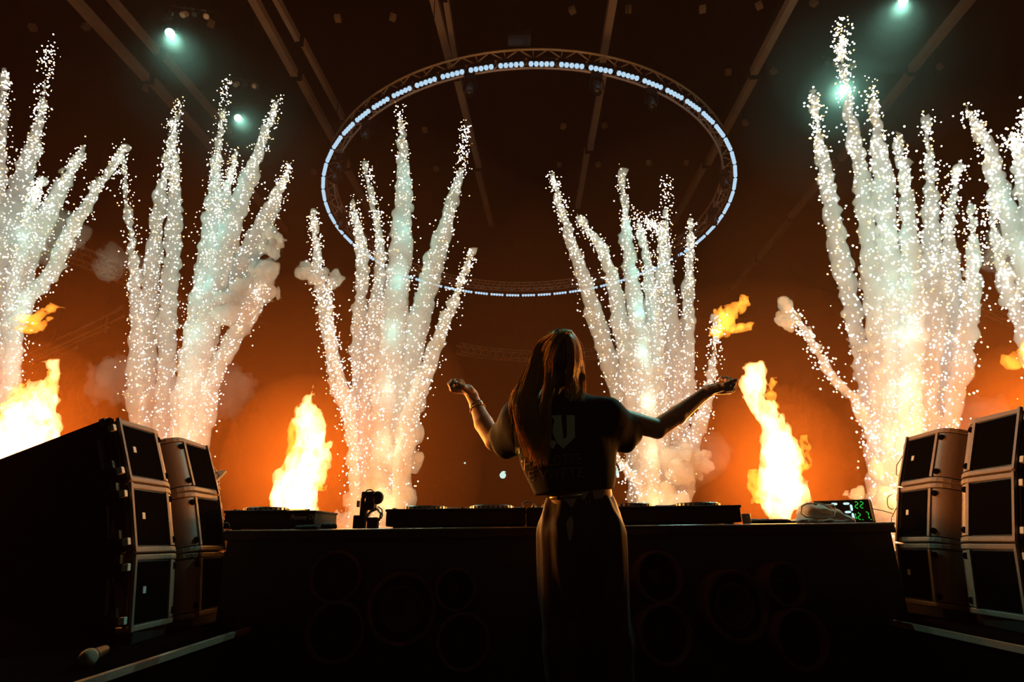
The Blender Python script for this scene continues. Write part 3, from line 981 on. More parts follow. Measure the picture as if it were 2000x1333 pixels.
# ------------------------------------------------------------------ monitor stacks
def arc(x0, y0, x1, y1, n=7):
    """quarter ellipse from (x0, y0), starting along y, to (x1, y1)"""
    return [(x0 + (x1 - x0) * (1 - math.cos(t)), y0 + (y1 - y0) * math.sin(t)) for t in np.linspace(0, math.pi / 2, n)]


BH = 0.266
TILT = [7.5, 15.5, 22.0]
PLAN_A = [(0, 2.243), (0, 2.475)] + arc(0, 2.475, -.13, 2.592)[1:] + [(-.233, 2.592), (-.233, 2.432)]
PLAN_B = [(0, 2.925), (0, 2.70)] + arc(0, 2.70, -.13, 2.606)[1:] + [(-.30, 2.606), (-.30, 2.925)]
row_name = ['bottom', 'middle', 'top']
for sgn, side in ((1, 'left'), (-1, 'right')):
    for col, plan in (('near', PLAN_A), ('far', PLAN_B)):
        xb, zb = -1.350, 0.536
        for i in range(3):
            th = math.radians(TILT[i])

            def T(v, xb=xb, zb=zb, th=th, sgn=sgn):
                x = xb + v[0] * math.cos(th) - v[2] * math.sin(th)
                z = zb + v[2] * math.cos(th) + v[0] * math.sin(th)
                return ((x if sgn == 1 else 2 * XM - x), v[1], z)

            def prism(poly, z0, z1):
                m = MB().prism(poly, z0, z1, T)
                if sgn == -1: m.F = [f_[::-1] for f_ in m.F]
                return m

            def grow(poly, d):
                c = (sum(p[0] for p in poly) / len(poly), sum(p[1] for p in poly) / len(poly))
                out = []
                for p in poly:
                    v = Vector((p[0] - c[0], p[1] - c[1])); L = v.length
                    out.append((c[0] + v.x * (L + d) / L, c[1] + v.y * (L + d) / L))
                return out

            base = T((-.12, plan[0][1], 0))
            lb = f'black monitor cabinet with brown rims, {row_name[i]} of the {col} column in the {side} stack'
            t = thing('monitor_cabinet', base, lb, 'speaker', 'black monitor cabinets in two side stacks')
            prism(plan, .004, BH - .004).link('cabinet', M['cab'], t)
            for z0 in (.003, BH - .024):
                prism(grow(plan, .007), z0, z0 + .021).link('rim', M['rim'], t, bevel=.004)
            g0, g1 = ((2.258, 2.462) if col == 'near' else (2.712, 2.912))
            prism([(.003, g0), (.003, g1), (-.01, g1), (-.01, g0)], .030, BH - .030).link('grille', M['grille'], t)
            # curved brown panel on the rounded corner
            cs = arc(0.004, plan[1][1], -.132, (2.594 if col == 'near' else 2.602), 22)
            inn = [(x - .012, y - (.004 if col == 'near' else -.004)) for x, y in cs]
            prism(cs + inn[::-1], .029, BH - .029).link('side_panel', M['panel'], t, False)
            yy = plan[1][1]; s2 = 1 if col == 'near' else -1
            prism([(.010, yy - .012 * s2), (.010, yy + .004 * s2), (-.002, yy + .004 * s2), (-.002, yy - .012 * s2)], .027, BH - .027).link('panel_edge', M['rim'], t)
            for zc in (.05, BH - .05):
                qy = yy + .020 * s2
                m = MB().lathe([(.013, -.012), (.013, .007)], (0, 0, 0), (1, 0, 0), 14)
                m.V = [T((v[0] - .0005, v[1] + qy, v[2] + zc)) for v in m.V]
                m.link('handle_hole', M['grille'], t)
            # rigging along the outer edge
            ye = 2.240 if col == 'near' else 2.930
            MB().add(*[(lambda mm: ([T(v) for v in mm.V], mm.F))(MB().box((.004, ye, BH / 2), (.012, .012, BH - .008)))][0]).link('rigging_bar', M['panel'], t)
            if col == 'near':
                MB().add(*[(lambda mm: ([T(v) for v in mm.V], mm.F))(MB().box((-.012, ye - .010, BH / 2), (.010, .008, BH - .03)))][0]).link('rigging_bar', M['dark_steel'], t)
                for zc in (.045, BH - .045):
                    MB().add(*[(lambda mm: ([T(v) for v in mm.V], mm.F))(MB().box((-.012, ye - .022, zc), (.022, .02, .026)))][0]).link('rigging_block', M['tagwhite'], t, bevel=.003)
                    MB().add(*[(lambda mm: ([T(v) for v in mm.V], mm.F))(MB().box((-.035, ye - .03, zc + .03), (.02, .02, .03)))][0]).link('latch', M['dark_steel'], t)
                MB().add(*[(lambda mm: ([T(v) for v in mm.V], mm.F))(MB().box((-.066, ye - .02, BH / 2), (.012, .02, .12)))][0]).link('carry_handle', M['panel'], t)
            else:
                for zc in (.06, BH - .05):
                    MB().add(*[(lambda mm: ([T(v) for v in mm.V], mm.F))(MB().box((-.01, ye + .016, zc), (.026, .024, .03)))][0]).link('rigging_block', M['tagwhite'], t, bevel=.003)
                cb = [(-.005, ye + .01, .05), (.0, ye + .05, .07), (.0, ye + .06, .12), (-.005, ye + .03, .17), (-.005, ye + .01, .18)]
                MB().tube([T(v) for v in cb], .0025, 6).link('cable', M['panel'], t, True)
            if (col == 'near') == (sgn == 1):
                yb = 2.305 if col == 'near' else 2.86
                MB().add(*[(lambda mm: ([T(v) for v in mm.V], mm.F))(MB().box((.004, yb, BH * .52), (.004, .018, .024)))][0]).link('badge', M['tagwhite'], t)
            nb_ = T((0, 0, BH))
            xb = (nb_[0] if sgn == 1 else 2 * XM - nb_[0]); zb = nb_[2] + .001
    # base plinth and the big black side panel
    f = (lambda x: x) if sgn == 1 else (lambda x: 2 * XM - x)
    o = MB().prism([(f(x - 1.345), y) for x, y in grow(PLAN_A, -.02)], .5, .536).prism([(f(x - 1.345), y) for x, y in grow(PLAN_B, -.02)], .5, .536).link('stack_plinth', M['dark_steel'], None)
    tag(o, f'low plinth under the {side} monitor stack', 'plinth', kind=None)
    tp = (-1.560, 2.205, 1.298); bt = (-1.385, 2.205, .505)
    dx, dy = -.777 * 2.9, .629 * 2.9
    V = []
    for (dd, e) in ((0, 0), (.035, .012)):
        for (x, y, z) in (tp, bt):
            V += [(f(x + e * -.6 - 0), y - dd * 0 + (dd), z), (f(x + dx), y + dy + dd, z)]
    F = [(0, 1, 3, 2), (4, 6, 7, 5), (0, 4, 5, 1), (2, 3, 7, 6), (0, 2, 6, 4), (1, 5, 7, 3)]
    if sgn == 1: F = [q_[::-1] for q_ in F]
    o = link('side_panel_screen', new_mesh('side_panel_screen', V, F), M['screen'], None)
    tag(o, f'big flat black panel standing beside the {side} monitor stack', 'panel')


# ------------------------------------------------------------------ things on the booth
TT = TZ + .001


def player(name, label, x, y, yaw=0.0, w=.33, d=.40, jog=True, zt=.965, screen=True):
    """a tabletop deck: front face at y, x is its middle"""
    t = thing(name, (x, y + d / 2, TT), label, 'player')
    R = Matrix.Rotation(yaw, 4, 'Z'); c0 = Vector((x, y + d / 2, 0))

    def lk(m, nm, mat, bevel=0.0, smooth=False):
        m.V = [tuple(R @ (Vector(v)) + c0) for v in m.V]
        return m.link(nm, mat, t, smooth, bevel)
    lk(MB().box((0, 0, (TT + .012 + zt) / 2), (w - .006, d - .01, zt - TT - .012)), 'body', M['plastic'], .006)
    lk(MB().box((0, -.004, zt + .003), (w, d, .012)), 'top_plate', M['plastic'], .004)
    for sx in (-1, 1):
        for sy in (-1, 1):
            lk(MB().lathe([(.02, 0), (.022, .004), (.02, .013)], (sx * (w / 2 - .05), sy * (d / 2 - .05), TT), (0, 0, 1), 14), 'foot', M['plastic'])
    if jog:
        j = lk(MB().lathe([(.100, 0), (.103, .006), (.101, .013), (.096, .017), (.05, .019)], (0, -.075, zt + .009), (0, 0, 1), 40), 'jog_wheel', M['dark_steel'], smooth=False)
        for k in range(28):
            u = 2 * math.pi * k / 28
            m = MB().box((.102 * math.cos(u), .102 * math.sin(u) - .075, zt + .017), (.008, .012, .010), Matrix.Rotation(u, 3, 'Z'))
            m.V = [tuple(R @ (Vector(v)) + c0) for v in m.V]
            g = m.link('grip', M['steel'], t)
        lk(MB().box((0, d / 2 - .07, zt + .018), (w * .86, .10, .020), Matrix.Rotation(.12, 3, 'X')), 'screen', M['plastic'], .003)
    for k in range(3):
        lk(MB().lathe([(.008, 0), (.008, .008)], (-w / 2 + .03, -d / 2 + .05 + .03 * k, zt + .008), (0, 0, 1), 12), 'button', M['dark_steel'])
    return t


DX = [P(px, 1010, TY0 + .02)[0] for px in (822, 958, 1242, 1380)]
for x, lb in zip(DX, ('black deck with a jog wheel, first from the left in the booth row', 'black deck with a jog wheel, second from the left, just left of the mixer',
                      'black deck with a jog wheel just right of the hips of the person', 'black deck with a jog wheel at the right end of the booth row')):
    player('media_player', lb, x, TY0 + .02)['group'] = 'decks in the booth row'
mx = P(1100, 1010, TY0 + .02)[0]
t = player('mixer', 'black mixer with knobs in the middle of the deck row, behind the person', mx, TY0 + .02, jog=False)
t['category'] = 'mixer'
for i in range(6):
    for jj in range(3):
        MB().lathe([(.008, 0), (.0085, .012), (.006, .019)], (mx - .13 + .05 * i, TY0 + .12 + .09 * jj, .974), (0, 0, 1), 12).link('knob', M['dark_steel'], t)
q = P(1033, 985, TY0 + .1)
o = MB().tube(smooth_path([(q[0] - .03, q[1], .955, 1), (q[0] - .028, q[1], .995, 1), (q[0] - .005, q[1] - .01, 1.004, 1), (q[0] + .03, q[1] - .04, .985, 1), (q[0] + .05, q[1] - .10, .93, 1)], 20)[:, :3], .0035, 8).link('headphone_cable', M['cable'], None, True)
tag(o, 'looped headphone cable rising over the deck row left of the person', 'cable')
o = MB().tube([(x, y, z) for x, y, z in (lambda a: [(a[0] - .05, a[1], .974), (a[0] - .035, a[1], .990), (a[0], a[1], .994), (a[0] + .04, a[1], .985), (a[0] + .07, a[1] + .02, .972)])(P(848, 985, TY0 + .16))], .003, 8).link('deck_cable', M['cable'], None, True)
tag(o, 'short dark cable arching over the first deck from the left', 'cable')

# device at the left end, with lettering
xl = P(498, 1010, TY0 + .09)[0]
tl = player('media_player', 'black deck with a jog wheel at the left end of the table', xl, TY0 + .09, w=.30, zt=.972)
xr = P(589, 1010, TY0 + .05)[0]
tr = thing('effects_unit', (xr, TY0 + .2, TT), 'small black box with pale lettering beside the flame, left on the table', 'box')
Mr = Matrix.Rotation(-.10, 3, 'Z')
MB().box((xr, TY0 + .2, .931), (.142, .26, .072), Mr).link('body', M['plastic'], tr, bevel=.004)
MB().box((xr, TY0 + .2, .970), (.150, .27, .010), Mr).link('lid', M['plastic'], tr, bevel=.003)
for sx in (-1, 1):
    MB().lathe([(.014, 0), (.014, .012)], Vector((xr, TY0 + .2, TT)) + Mr @ Vector((sx * .05, -.09, 0)), (0, 0, 1), 12).link('foot', M['steel'], tr)


def text_mesh(body, size, extrude=.0006):
    cu = bpy.data.curves.new('lettering', 'FONT')
    cu.body = body; cu.size = size; cu.extrude = extrude; cu.align_x = 'CENTER'; cu.resolution_u = 4
    o = bpy.data.objects.new('lettering', cu); C.objects.link(o)
    dg = bpy.context.evaluated_depsgraph_get(); dg.update()
    me = bpy.data.meshes.new_from_object(o.evaluated_get(dg))
    bpy.data.objects.remove(o)
    return me


me = text_mesh('Pioneer Dj', .026)
c = Vector((xr, TY0 + .2, .935)) + Mr @ Vector((.012, -.1315, 0))
for v in me.vertices:
    v.co = c + Mr @ Vector((v.co.x, -v.co.z, v.co.y * 1.25))
me.materials.clear()
o = link('lettering', me, M['logo'], tr); o['label'] = 'pale raised lettering'

# folded dark cloths
def blob(prims, h, k=.01, namp=0.0, nf=20, seed=1, oct=3):
    """smooth union of round cones and ellipsoids -> (V, Q).  prims: ('c', a, ra, b, rb[, (sx, sy, sz)]) or ('e', c, (rx, ry, rz))"""
    lo = []; hi = []
    for p in prims:
        if p[0] == 'c':
            m = max(p[2], p[4]) / (min(p[5]) if len(p) > 5 else 1)
            lo.append(np.minimum(p[1], p[3]) - m); hi.append(np.maximum(p[1], p[3]) + m)
        else:
            lo.append(np.array(p[1]) - np.array(p[2])); hi.append(np.array(p[1]) + np.array(p[2]))
    pad = k + namp + 2 * h
    lo = np.min(lo, 0) - pad; hi = np.max(hi, 0) + pad
    n = np.ceil((hi - lo) / h).astype(int) + 1
    ax = [(lo[i] + h * np.arange(n[i])).astype(np.float32) for i in range(3)]
    F = np.full(tuple(n), -1.0, np.float32)
    for p in prims:
        if p[0] == 'c':
            a, ra, b, rb = np.array(p[1]), p[2], np.array(p[3]), p[4]
            sc = np.array(p[5] if len(p) > 5 else (1, 1, 1), float)
            m = max(ra, rb) / sc + pad
            l_ = np.minimum(a, b) - m; h_ = np.maximum(a, b) + m
        else:
            l_ = np.array(p[1]) - np.array(p[2]) - pad; h_ = np.array(p[1]) + np.array(p[2]) + pad
        s = tuple(slice(max(0, int((l_[i] - lo[i]) / h)), max(1, int((h_[i] - lo[i]) / h) + 2)) for i in range(3))
        X, Yg, Z = np.meshgrid(ax[0][s[0]], ax[1][s[1]], ax[2][s[2]], indexing='ij')
        if p[0] == 'c':
            d = (b - a) * sc; L = max(1e-9, d @ d)
            qx, qy, qz = (X - a[0]) * sc[0], (Yg - a[1]) * sc[1], (Z - a[2]) * sc[2]
            t = np.clip((qx * d[0] + qy * d[1] + qz * d[2]) / L, 0, 1)
            f = ra + (rb - ra) * t - np.sqrt((qx - d[0] * t) ** 2 + (qy - d[1] * t) ** 2 + (qz - d[2] * t) ** 2)
        else:
            c, r = p[1], p[2]
            q = np.sqrt(((X - c[0]) / r[0]) ** 2 + ((Yg - c[1]) / r[1]) ** 2 + ((Z - c[2]) / r[2]) ** 2)
            f = (1 - q) * min(r)
        g = F[s]
        hh = np.maximum(k - np.abs(g - f), 0) / k
        F[s] = np.maximum(g, f) + hh * hh * k * .25
    if namp:
        X, Yg, Z = np.meshgrid(*ax, indexing='ij')
        nf = (nf, nf, nf) if not isinstance(nf, tuple) else nf
        sel = np.abs(F) < namp * 3 + h * 2
        F[sel] += namp * fbm(X[sel] * nf[0] + seed, Yg[sel] * nf[1] + seed * 2, Z[sel] * nf[2], oct)
    return surface_nets(F, lo, h)


def blob_obj(name, prims, h, mat, parent=None, **k):
    V, Q = blob(prims, h, **k)
    return link(name, new_mesh(name, V, Q), mat, parent, True)


def flat_pile(name, label, x0, x1, y, z0, hh, mat, cat, seed):
    V, Q = blob([('c', (x0 + hh, y, z0 + hh * .55), hh * .55, (x1 - hh, y, z0 + hh * .55), hh * .5, (1, .35, 1)),
                 ('c', (x0 + hh * 1.5, y + .03, z0 + hh * .85), hh * .3, (x1 - hh * 2, y + .03, z0 + hh * .8), hh * .28, (1, .35, 1))], .005, .012, .004, 30, seed)
    V[:, 2] = np.maximum(V[:, 2], z0)
    o = link(name, new_mesh(name, V, Q), mat, None, True)
    return tag(o, label, cat)


a = P(572, 1030, TY0 + .03); b = P(628, 1030, TY0 + .03)
flat_pile('folded_cloth', 'flat folded dark cloth at the table edge below the lettered box', a[0], b[0], TY0 + .035, TT, .022, M['black_cloth'], 'cloth', 2)
a = P(622, 1028, TY0 + .1); b = P(664, 1028, TY0 + .1)
flat_pile('folded_cloth', 'small thick folded dark cloth right of the lettered box', a[0], b[0], TY0 + .10, TT, .032, M['black_cloth'], 'cloth', 5)
a = P(1456, 1018, TY0 + .12); b = P(1552, 1018, TY0 + .12)
flat_pile('dark_pad', 'flat dark pad between the decks and the white cloth pile', a[0], b[0], TY0 + .14, TT, .026, M['black_cloth'], 'pad', 7)

# clamp camera
YC = 2.95
m1 = mpp(722, 985, YC)
q = lambda px, py, dy=0: Vector(P(px, py, YC + dy))
t = thing('clamp_camera', (q(702, 1030)[0], YC, TT), 'small camera with a round wheel on a clamp arm, left of the decks', 'camera')
MB().box(q(721, 979), (26 * m1, .06, 34 * m1)).link('camera_body', M['plastic'], t, bevel=.004)
MB().box(q(711, 992), (11 * m1, .05, 36 * m1)).link('battery', M['plastic'], t, bevel=.003)
MB().lathe([(.010, -.03), (.026, -.026), (.030, -.01), (.030, .012), (.020, .018)], q(737, 973, -.02), (.25, -1, .1), 28).link('lens', M['plastic'], t, True)
MB().lathe([(.016, -.026), (.019, -.022), (.019, .02)], q(725, 978, -.03), (1, -.2, 0), 18).link('motor', M['dark_steel'], t)
MB().tube([q(712, 965), q(717, 958), q(725, 957), q(731, 963)], .0035, 8).link('top_cable', M['cable'], t, True)
MB().tube([q(716, 1010), q(724, 1000), q(736, 994)], .007, 8).link('arm', M['steel'], t)
MB().tube([q(736, 994), q(744, 1004), q(740, 1018)], .006, 8).link('arm', M['steel'], t)
MB().tube([q(716, 1010), q(706, 1022), q(694, 1035)], .006, 8).link('arm', M['steel'], t)
MB().tube([q(718, 1008), q(713, 1022), q(711, 1036)], .006, 8).link('arm', M['steel'], t)
MB().tube([q(738, 990), q(746, 996), q(747, 1008), q(744, 1014)], .003, 8).link('cable', M['cable'], t, True)
MB().box((q(702, 1030)[0], YC, TT + .035), (.055, .05, .07)).link('clamp', M['plastic'], t, bevel=.004)
MB().box((q(727, 1030)[0], YC + .01, TT + .03), (.05, .05, .06)).link('clamp', M['plastic'], t, bevel=.004)
MB().box(q(700, 985, .02), (.006, .04, .03)).link('flap', M['plastic'], t)

# tablet on a stand beside the left stack
YT = 3.0
q = lambda px, py, dy=0: Vector(P(px, py, YT + dy))
t = thing('tablet_stand', (q(428, 1030)[0], YT, TT), 'pale tilted tablet on a thin stand beside the left monitor stack', 'tablet')
c = q(422, 930)
M3 = Matrix.Rotation(math.radians(38), 3, 'Y') @ Matrix.Rotation(math.radians(70), 3, 'X')
V = [q(404, 919, .05), q(442, 919, .0), q(424, 938, -.03), q(404, 944, .02)]
V2 = [v + Vector((.002, .006, -.008)) for v in V]
MB().add(V + V2, [(0, 1, 2, 3), (7, 6, 5, 4), (0, 4, 5, 1), (1, 5, 6, 2), (2, 6, 7, 3), (3, 7, 4, 0)]).link('panel', M['white_plastic'], t)
MB().tube([q(420, 936), q(428, 950), q(425, 958), q(428, 985), Vector((q(428, 1030)[0], YT, TT + .01))], .004, 8).link('stem', M['dark_steel'], t)
MB().lathe([(.005, -.012), (.011, -.006), (.011, .006), (.005, .012)], q(425, 957), (0, -1, 0), 14).link('knob', M['plastic'], t, True)
MB().lathe([(.035, 0), (.035, .008), (.006, .014)], (q(428, 1030)[0], YT, TT), (0, 0, 1), 20).link('foot', M['plastic'], t)
MB().tube([q(414, 925), q(424, 924), q(431, 931), q(428, 944), q(420, 948)], .0022, 6).link('cable', M['cable'], t, True)
for i, (pts, lb) in enumerate(((((434, 1024), (445, 1022), (448, 1030), (442, 1038), (434, 1040)), 'thin cable loop hanging over the table edge at the left stack'),
                               (((1742, 966), (1734, 972), (1733, 985), (1738, 994), (1745, 995)), 'thin cable loop at the outer edge of the right stack'))):
    Yl = 2.735 if i == 0 else 2.93
    o = MB().tube(smooth_path([(*P(a, b, Yl), 1) for a, b in pts], 16)[:, :3], .0022, 6).link('cable_loop', M['panel'], None, True)
    tag(o, lb, 'cable')

# white cloth heap, small white cup, timer
YW = 2.90
q = lambda px, py, dy=0: np.array(P(px, py, YW + dy))
s1 = mpp(1590, 1000, YW)
z0 = TT
pr = [('e', (q(1598, 1018)[0], YW, z0 + .012), (62 * s1, .09, .022)), ('e', (q(1578, 1000)[0], YW, z0 + .045), (20 * s1, .06, .055)),
      ('e', (q(1600, 1000)[0], YW, z0 + .045), (36 * s1, .06, .042)), ('e', (q(1625, 1005)[0], YW, z0 + .04), (20 * s1, .05, .035)),
      ('c', (q(1600, 992)[0], YW, z0 + .078), .014, (q(1622, 990)[0], YW - .01, z0 + .080), .012), ('e', (q(1645, 1015)[0], YW, z0 + .02), (18 * s1, .06, .025))]
V, Q = blob(pr, .0045, .012, .007, (24, 24, 45), 4, 3)
V[:, 2] = np.maximum(V[:, 2], z0)
t = thing('towel_heap', (q(1598, 1018)[0], YW, z0), 'crumpled white cloth heap with a clear pouch in front of the digital clock', 'cloth')
link('cloth', new_mesh('cloth', V, Q), M['white_cloth'], t, True)
pc = [(1566, 990), (1576, 984), (1600, 984), (1618, 988), (1632, 998), (1630, 1010), (1605, 1012), (1575, 1011), (1564, 1004)]
MB().tube([P(a, b, YW - .075 + .012 * math.sin(i)) for i, (a, b) in enumerate(pc)], .003, 8, closed=True).link('pouch_edge', M['white_plastic'], t, True)
o = MB().lathe([(.017, 0), (.020, .02), (.021, .048), (.019, .050), (.016, .046)], (P(1456, 1012, TY0 + .06)[0] + .004, TY0 + .06, TT), (0, 0, 1), 24).link('paper_cup', M['white_plastic'], None, True)
tag(o, 'small white cup beside the right end of the deck row', 'cup')
YK = 3.02
ck = thing('digital_clock', (P(1655, 1020, YK)[0], YK, TT), 'black digital clock with white and green digits beside the right stack', 'clock')
kA, kB = Vector(P(1596, 1022, YK + .05)), Vector(P(1706, 1022, YK - .05))
ux = Vector((kB.x - kA.x, kB.y - kA.y, 0)); W = ux.length; ux.normalize()
HK = .118
nx = Vector((ux.y, -ux.x, 0)); uz = (Vector((0, 0, 1)) - nx * .12).normalized(); nn = ux.cross(uz)
o0 = Vector((kA.x, kA.y, TT + .003))
M3 = Matrix((ux, uz.cross(ux), uz)).transposed()
MB().box(o0 + ux * W / 2 + uz * HK / 2 - nx * -.0 + (uz.cross(ux)) * .018, (W, .034, HK), M3).link('case', M['plastic'], ck, bevel=.004)
MB().box(o0 + ux * (W + .006) + uz * HK / 2 + (uz.cross(ux)) * .02, (.012, .04, HK * .97), M3).link('end_cap', M['white_plastic'], ck, bevel=.003)
MB().box(o0 + ux * (W * .96) + (uz.cross(ux)) * .035 + Vector((0, 0, .006)), (.04, .07, .012), M3).link('foot', M['plastic'], ck)
SEG = {'0': 'abcdef', '1': 'bc', '2': 'abged', '3': 'abgcd', '5': 'afgcd', '7': 'abc'}


def digit(ch, u, v, w, h, th, mat):
    """seven-segment digit with lower left corner (u, v) on the clock face"""
    seg = {'a': ((.5, 1), (1, 0)), 'g': ((.5, .5), (1, 0)), 'd': ((.5, 0), (1, 0)), 'f': ((0, .75), (0, 1)), 'b': ((1, .75), (0, 1)), 'e': ((0, .25), (0, 1)), 'c': ((1, .25), (0, 1))}
    m = MB()
    for c_ in SEG[ch]:
        (cx_, cz_), (hx, hz) = seg[c_]
        cen = o0 + ux * (u + cx_ * w + .10 * (cz_ - .5) * w * 0) + uz * (v + cz_ * h) - (uz.cross(ux)) * .0015
        L_ = (w if hx else h / 2) - th * .7
        pl = [(-L_ / 2, 0), (-L_ / 2 + th / 2, th / 2), (L_ / 2 - th / 2, th / 2), (L_ / 2, 0), (L_ / 2 - th / 2, -th / 2), (-L_ / 2 + th / 2, -th / 2)]
        e1, e2 = (ux, uz) if hx else (uz, -ux)
        Vf = [cen + e1 * a_ + e2 * b_ for a_, b_ in pl]; Vb = [v_ + (uz.cross(ux)) * .002 for v_ in Vf]
        m.add(Vf + Vb, [(0, 5, 4, 3, 2, 1), (6, 7, 8, 9, 10, 11)] + [(i, (i + 1) % 6, 6 + (i + 1) % 6, 6 + i) for i in range(6)])
    return m.link('digit', mat, ck)


k_ = W / 110.0
digit('5', 33 * k_, .017, 17 * k_, .082, .011, M['digit_white'])
digit('3', 57 * k_, .017, 17 * k_, .082, .011, M['digit_white'])
digit('2', 82 * k_, .076, 6 * k_, .030, .0045, M['digit_green'])
digit('2', 92 * k_, .076, 6 * k_, .030, .0045, M['digit_green'])
digit('1', 74 * k_, .022, 5 * k_, .030, .0045, M['digit_green'])
digit('2', 83 * k_, .022, 5 * k_, .030, .0045, M['digit_green'])
digit('7', 99 * k_, .022, 5 * k_, .034, .0045, M['digit_green'])
for u in (91, 107):
    MB().box(o0 + ux * u * k_ + uz * .020 - (uz.cross(ux)) * .001, (.004, .002, .004), M3).link('dot', M['digit_green'], ck)
MB().tube([o0 + ux * (W + .01) + uz * .07, o0 + ux * (W + .05) + uz * .06, o0 + ux * (W + .09) + uz * .045], .002, 6).link('cord', M['cable'], ck, True)

# microphone lying on the left platform
q = Vector(P(174, 1278, 1.85)); q.z = .5 + .026
t = thing('microphone', (q.x, q.y, .5), 'microphone with a round silver grille lying on the left platform', 'microphone')
MB().lathe([(.008, -.023), (.018, -.017), (.0245, -.004), (.0235, .008), (.016, .019), (.006, .0235)], q, (.35, -.9, .1), 24).link('grille', M['mic'], t, True) if 'mic' in M else None
MB().lathe([(.020, .024), (.022, .03), (.018, .05), (.014, .17), (.012, .19)], q, (-.35, .9, -.03), 18).link('handle', M['plastic'], t, True)


# ------------------------------------------------------------------ the person
DY = 2.36
M['skin'] = pbr('skin', (0.74, 0.44, 0.31), 0.5, noise=0.06, scale=40)
M['shirt'] = pbr('shirt_black', (0.011, 0.008, 0.007), 0.85, noise=0.3, scale=90)
M['trousers'] = pbr('trousers_satin', (0.060, 0.030, 0.017), 0.6, spec=0.3, noise=0.15, scale=60)
M['belt'] = pbr('belt', (0.55, 0.38, 0.2), 0.3, 0.6)
M['shoe'] = pbr('shoe', (0.05, 0.045, 0.04), 0.5)
m, t_, out = node_mat('hair')
M['hair'] = m
b1 = t_.nodes.new('ShaderNodeBsdfPrincipled'); b1.inputs['Base Color'].default_value = (0.95, 0.60, 0.27, 1); b1.inputs['Roughness'].default_value = 0.3
b2 = t_.nodes.new('ShaderNodeBsdfTranslucent'); b2.inputs['Color'].default_value = (1.0, 0.66, 0.30, 1)
mx_ = t_.nodes.new('ShaderNodeMixShader'); mx_.inputs[0].default_value = 0.62
t_.links.new(b1.outputs[0], mx_.inputs[1]); t_.links.new(b2.outputs[0], mx_.inputs[2]); t_.links.new(mx_.outputs[0], out.inputs['Surface'])
M['hair_root'] = pbr('hair_dark', (0.06, 0.026, 0.010), 0.5)


def Q3(px, py, Y=DY): return np.array(P(px, py, Y))


S0 = mpp(1100, 850, DY)          # metres per photo pixel at the person
hip = Q3(1138, 1020)
person = thing('person', (hip[0], DY, 0), 'person seen from behind, long fair hair, arms spread wide, black printed shirt, dark trousers', 'person')

# joints
LS, LE, LW = Q3(1022, 818, 2.36), Q3(966, 862, 2.50), Q3(927, 784, 2.64)
RS, RE, RW = Q3(1182, 812, 2.36), Q3(1283, 838, 2.50), Q3(1378, 769, 2.58)


def hand(W, fwd, pts):
    return pts


# left hand (palm up, fingers curled over); photo pixels, depth offset from the wrist
def chain(rows, Y0):
    """rows: (px, py, dY, r mm)"""
    out = []
    for (a, b) in zip(rows[:-1], rows[1:]):
        out.append(('c', Q3(a[0], a[1], Y0 + a[2]), a[3] / 1000, Q3(b[0], b[1], Y0 + b[2]), b[3] / 1000))
    return out


YL, YR = 2.64, 2.58
left_arm = [('c', LS, .050, LE, .041), ('c', LE, .042, Q3(945, 828, 2.56), .042), ('c', Q3(945, 828, 2.56), .042, Q3(928, 788, 2.635), .027), ('c', Q3(928, 788, 2.635), .027, Q3(921, 771, YL), .027)]
left_hand = chain([(923, 774, 0, 27), (914, 762, 0, 25), (901, 759, .0, 23), (892, 761, .0, 19)], YL)
left_hand += chain([(919, 764, -.02, 20), (906, 758, -.03, 18), (895, 757, -.035, 15)], YL)
left_hand += chain([(920, 764, .02, 19), (906, 762, .03, 18), (893, 763, .03, 16)], YL)
for rows in ([(893, 764, -.032, 10), (884, 762, -.038, 9), (880, 752, -.040, 8.5), (885, 745, -.036, 7.5), (890, 747, -.032, 6.5)],
             [(892, 765, -.010, 10), (882, 761, -.012, 9), (878, 750, -.012, 8.5), (884, 744, -.010, 7.5), (891, 746, -.006, 6.5)],
             [(893, 765, .012, 9.5), (884, 759, .014, 9), (884, 748, .014, 8), (892, 743, .012, 7.5), (899, 746, .008, 6.5)],
             [(896, 764, .034, 9), (890, 757, .040, 8), (893, 747, .040, 7.5), (901, 744, .034, 7), (906, 748, .030, 6)],
             [(914, 764, -.034, 13), (905, 757, -.052, 11), (896, 752, -.056, 9), (889, 749, -.050, 7.5)]):
    left_hand += chain(rows, YL)
right_arm = [('c', RS, .050, RE, .042), ('c', RE, .042, Q3(1322, 812, 2.53), .041), ('c', Q3(1322, 812, 2.53), .041, Q3(1372, 772, 2.575), .028), ('c', Q3(1372, 772, 2.575), .028, Q3(1384, 764, YR), .027)]
right_hand = chain([(1380, 766, 0, 27), (1396, 760, 0, 25), (1412, 760, .0, 23), (1424, 761, .0, 20)], YR)
right_hand += chain([(1384, 764, -.02, 20), (1402, 758, -.03, 19), (1418, 757, -.035, 16)], YR)
right_hand += chain([(1384, 764, .02, 19), (1404, 763, .03, 19), (1422, 765, .03, 16)], YR)
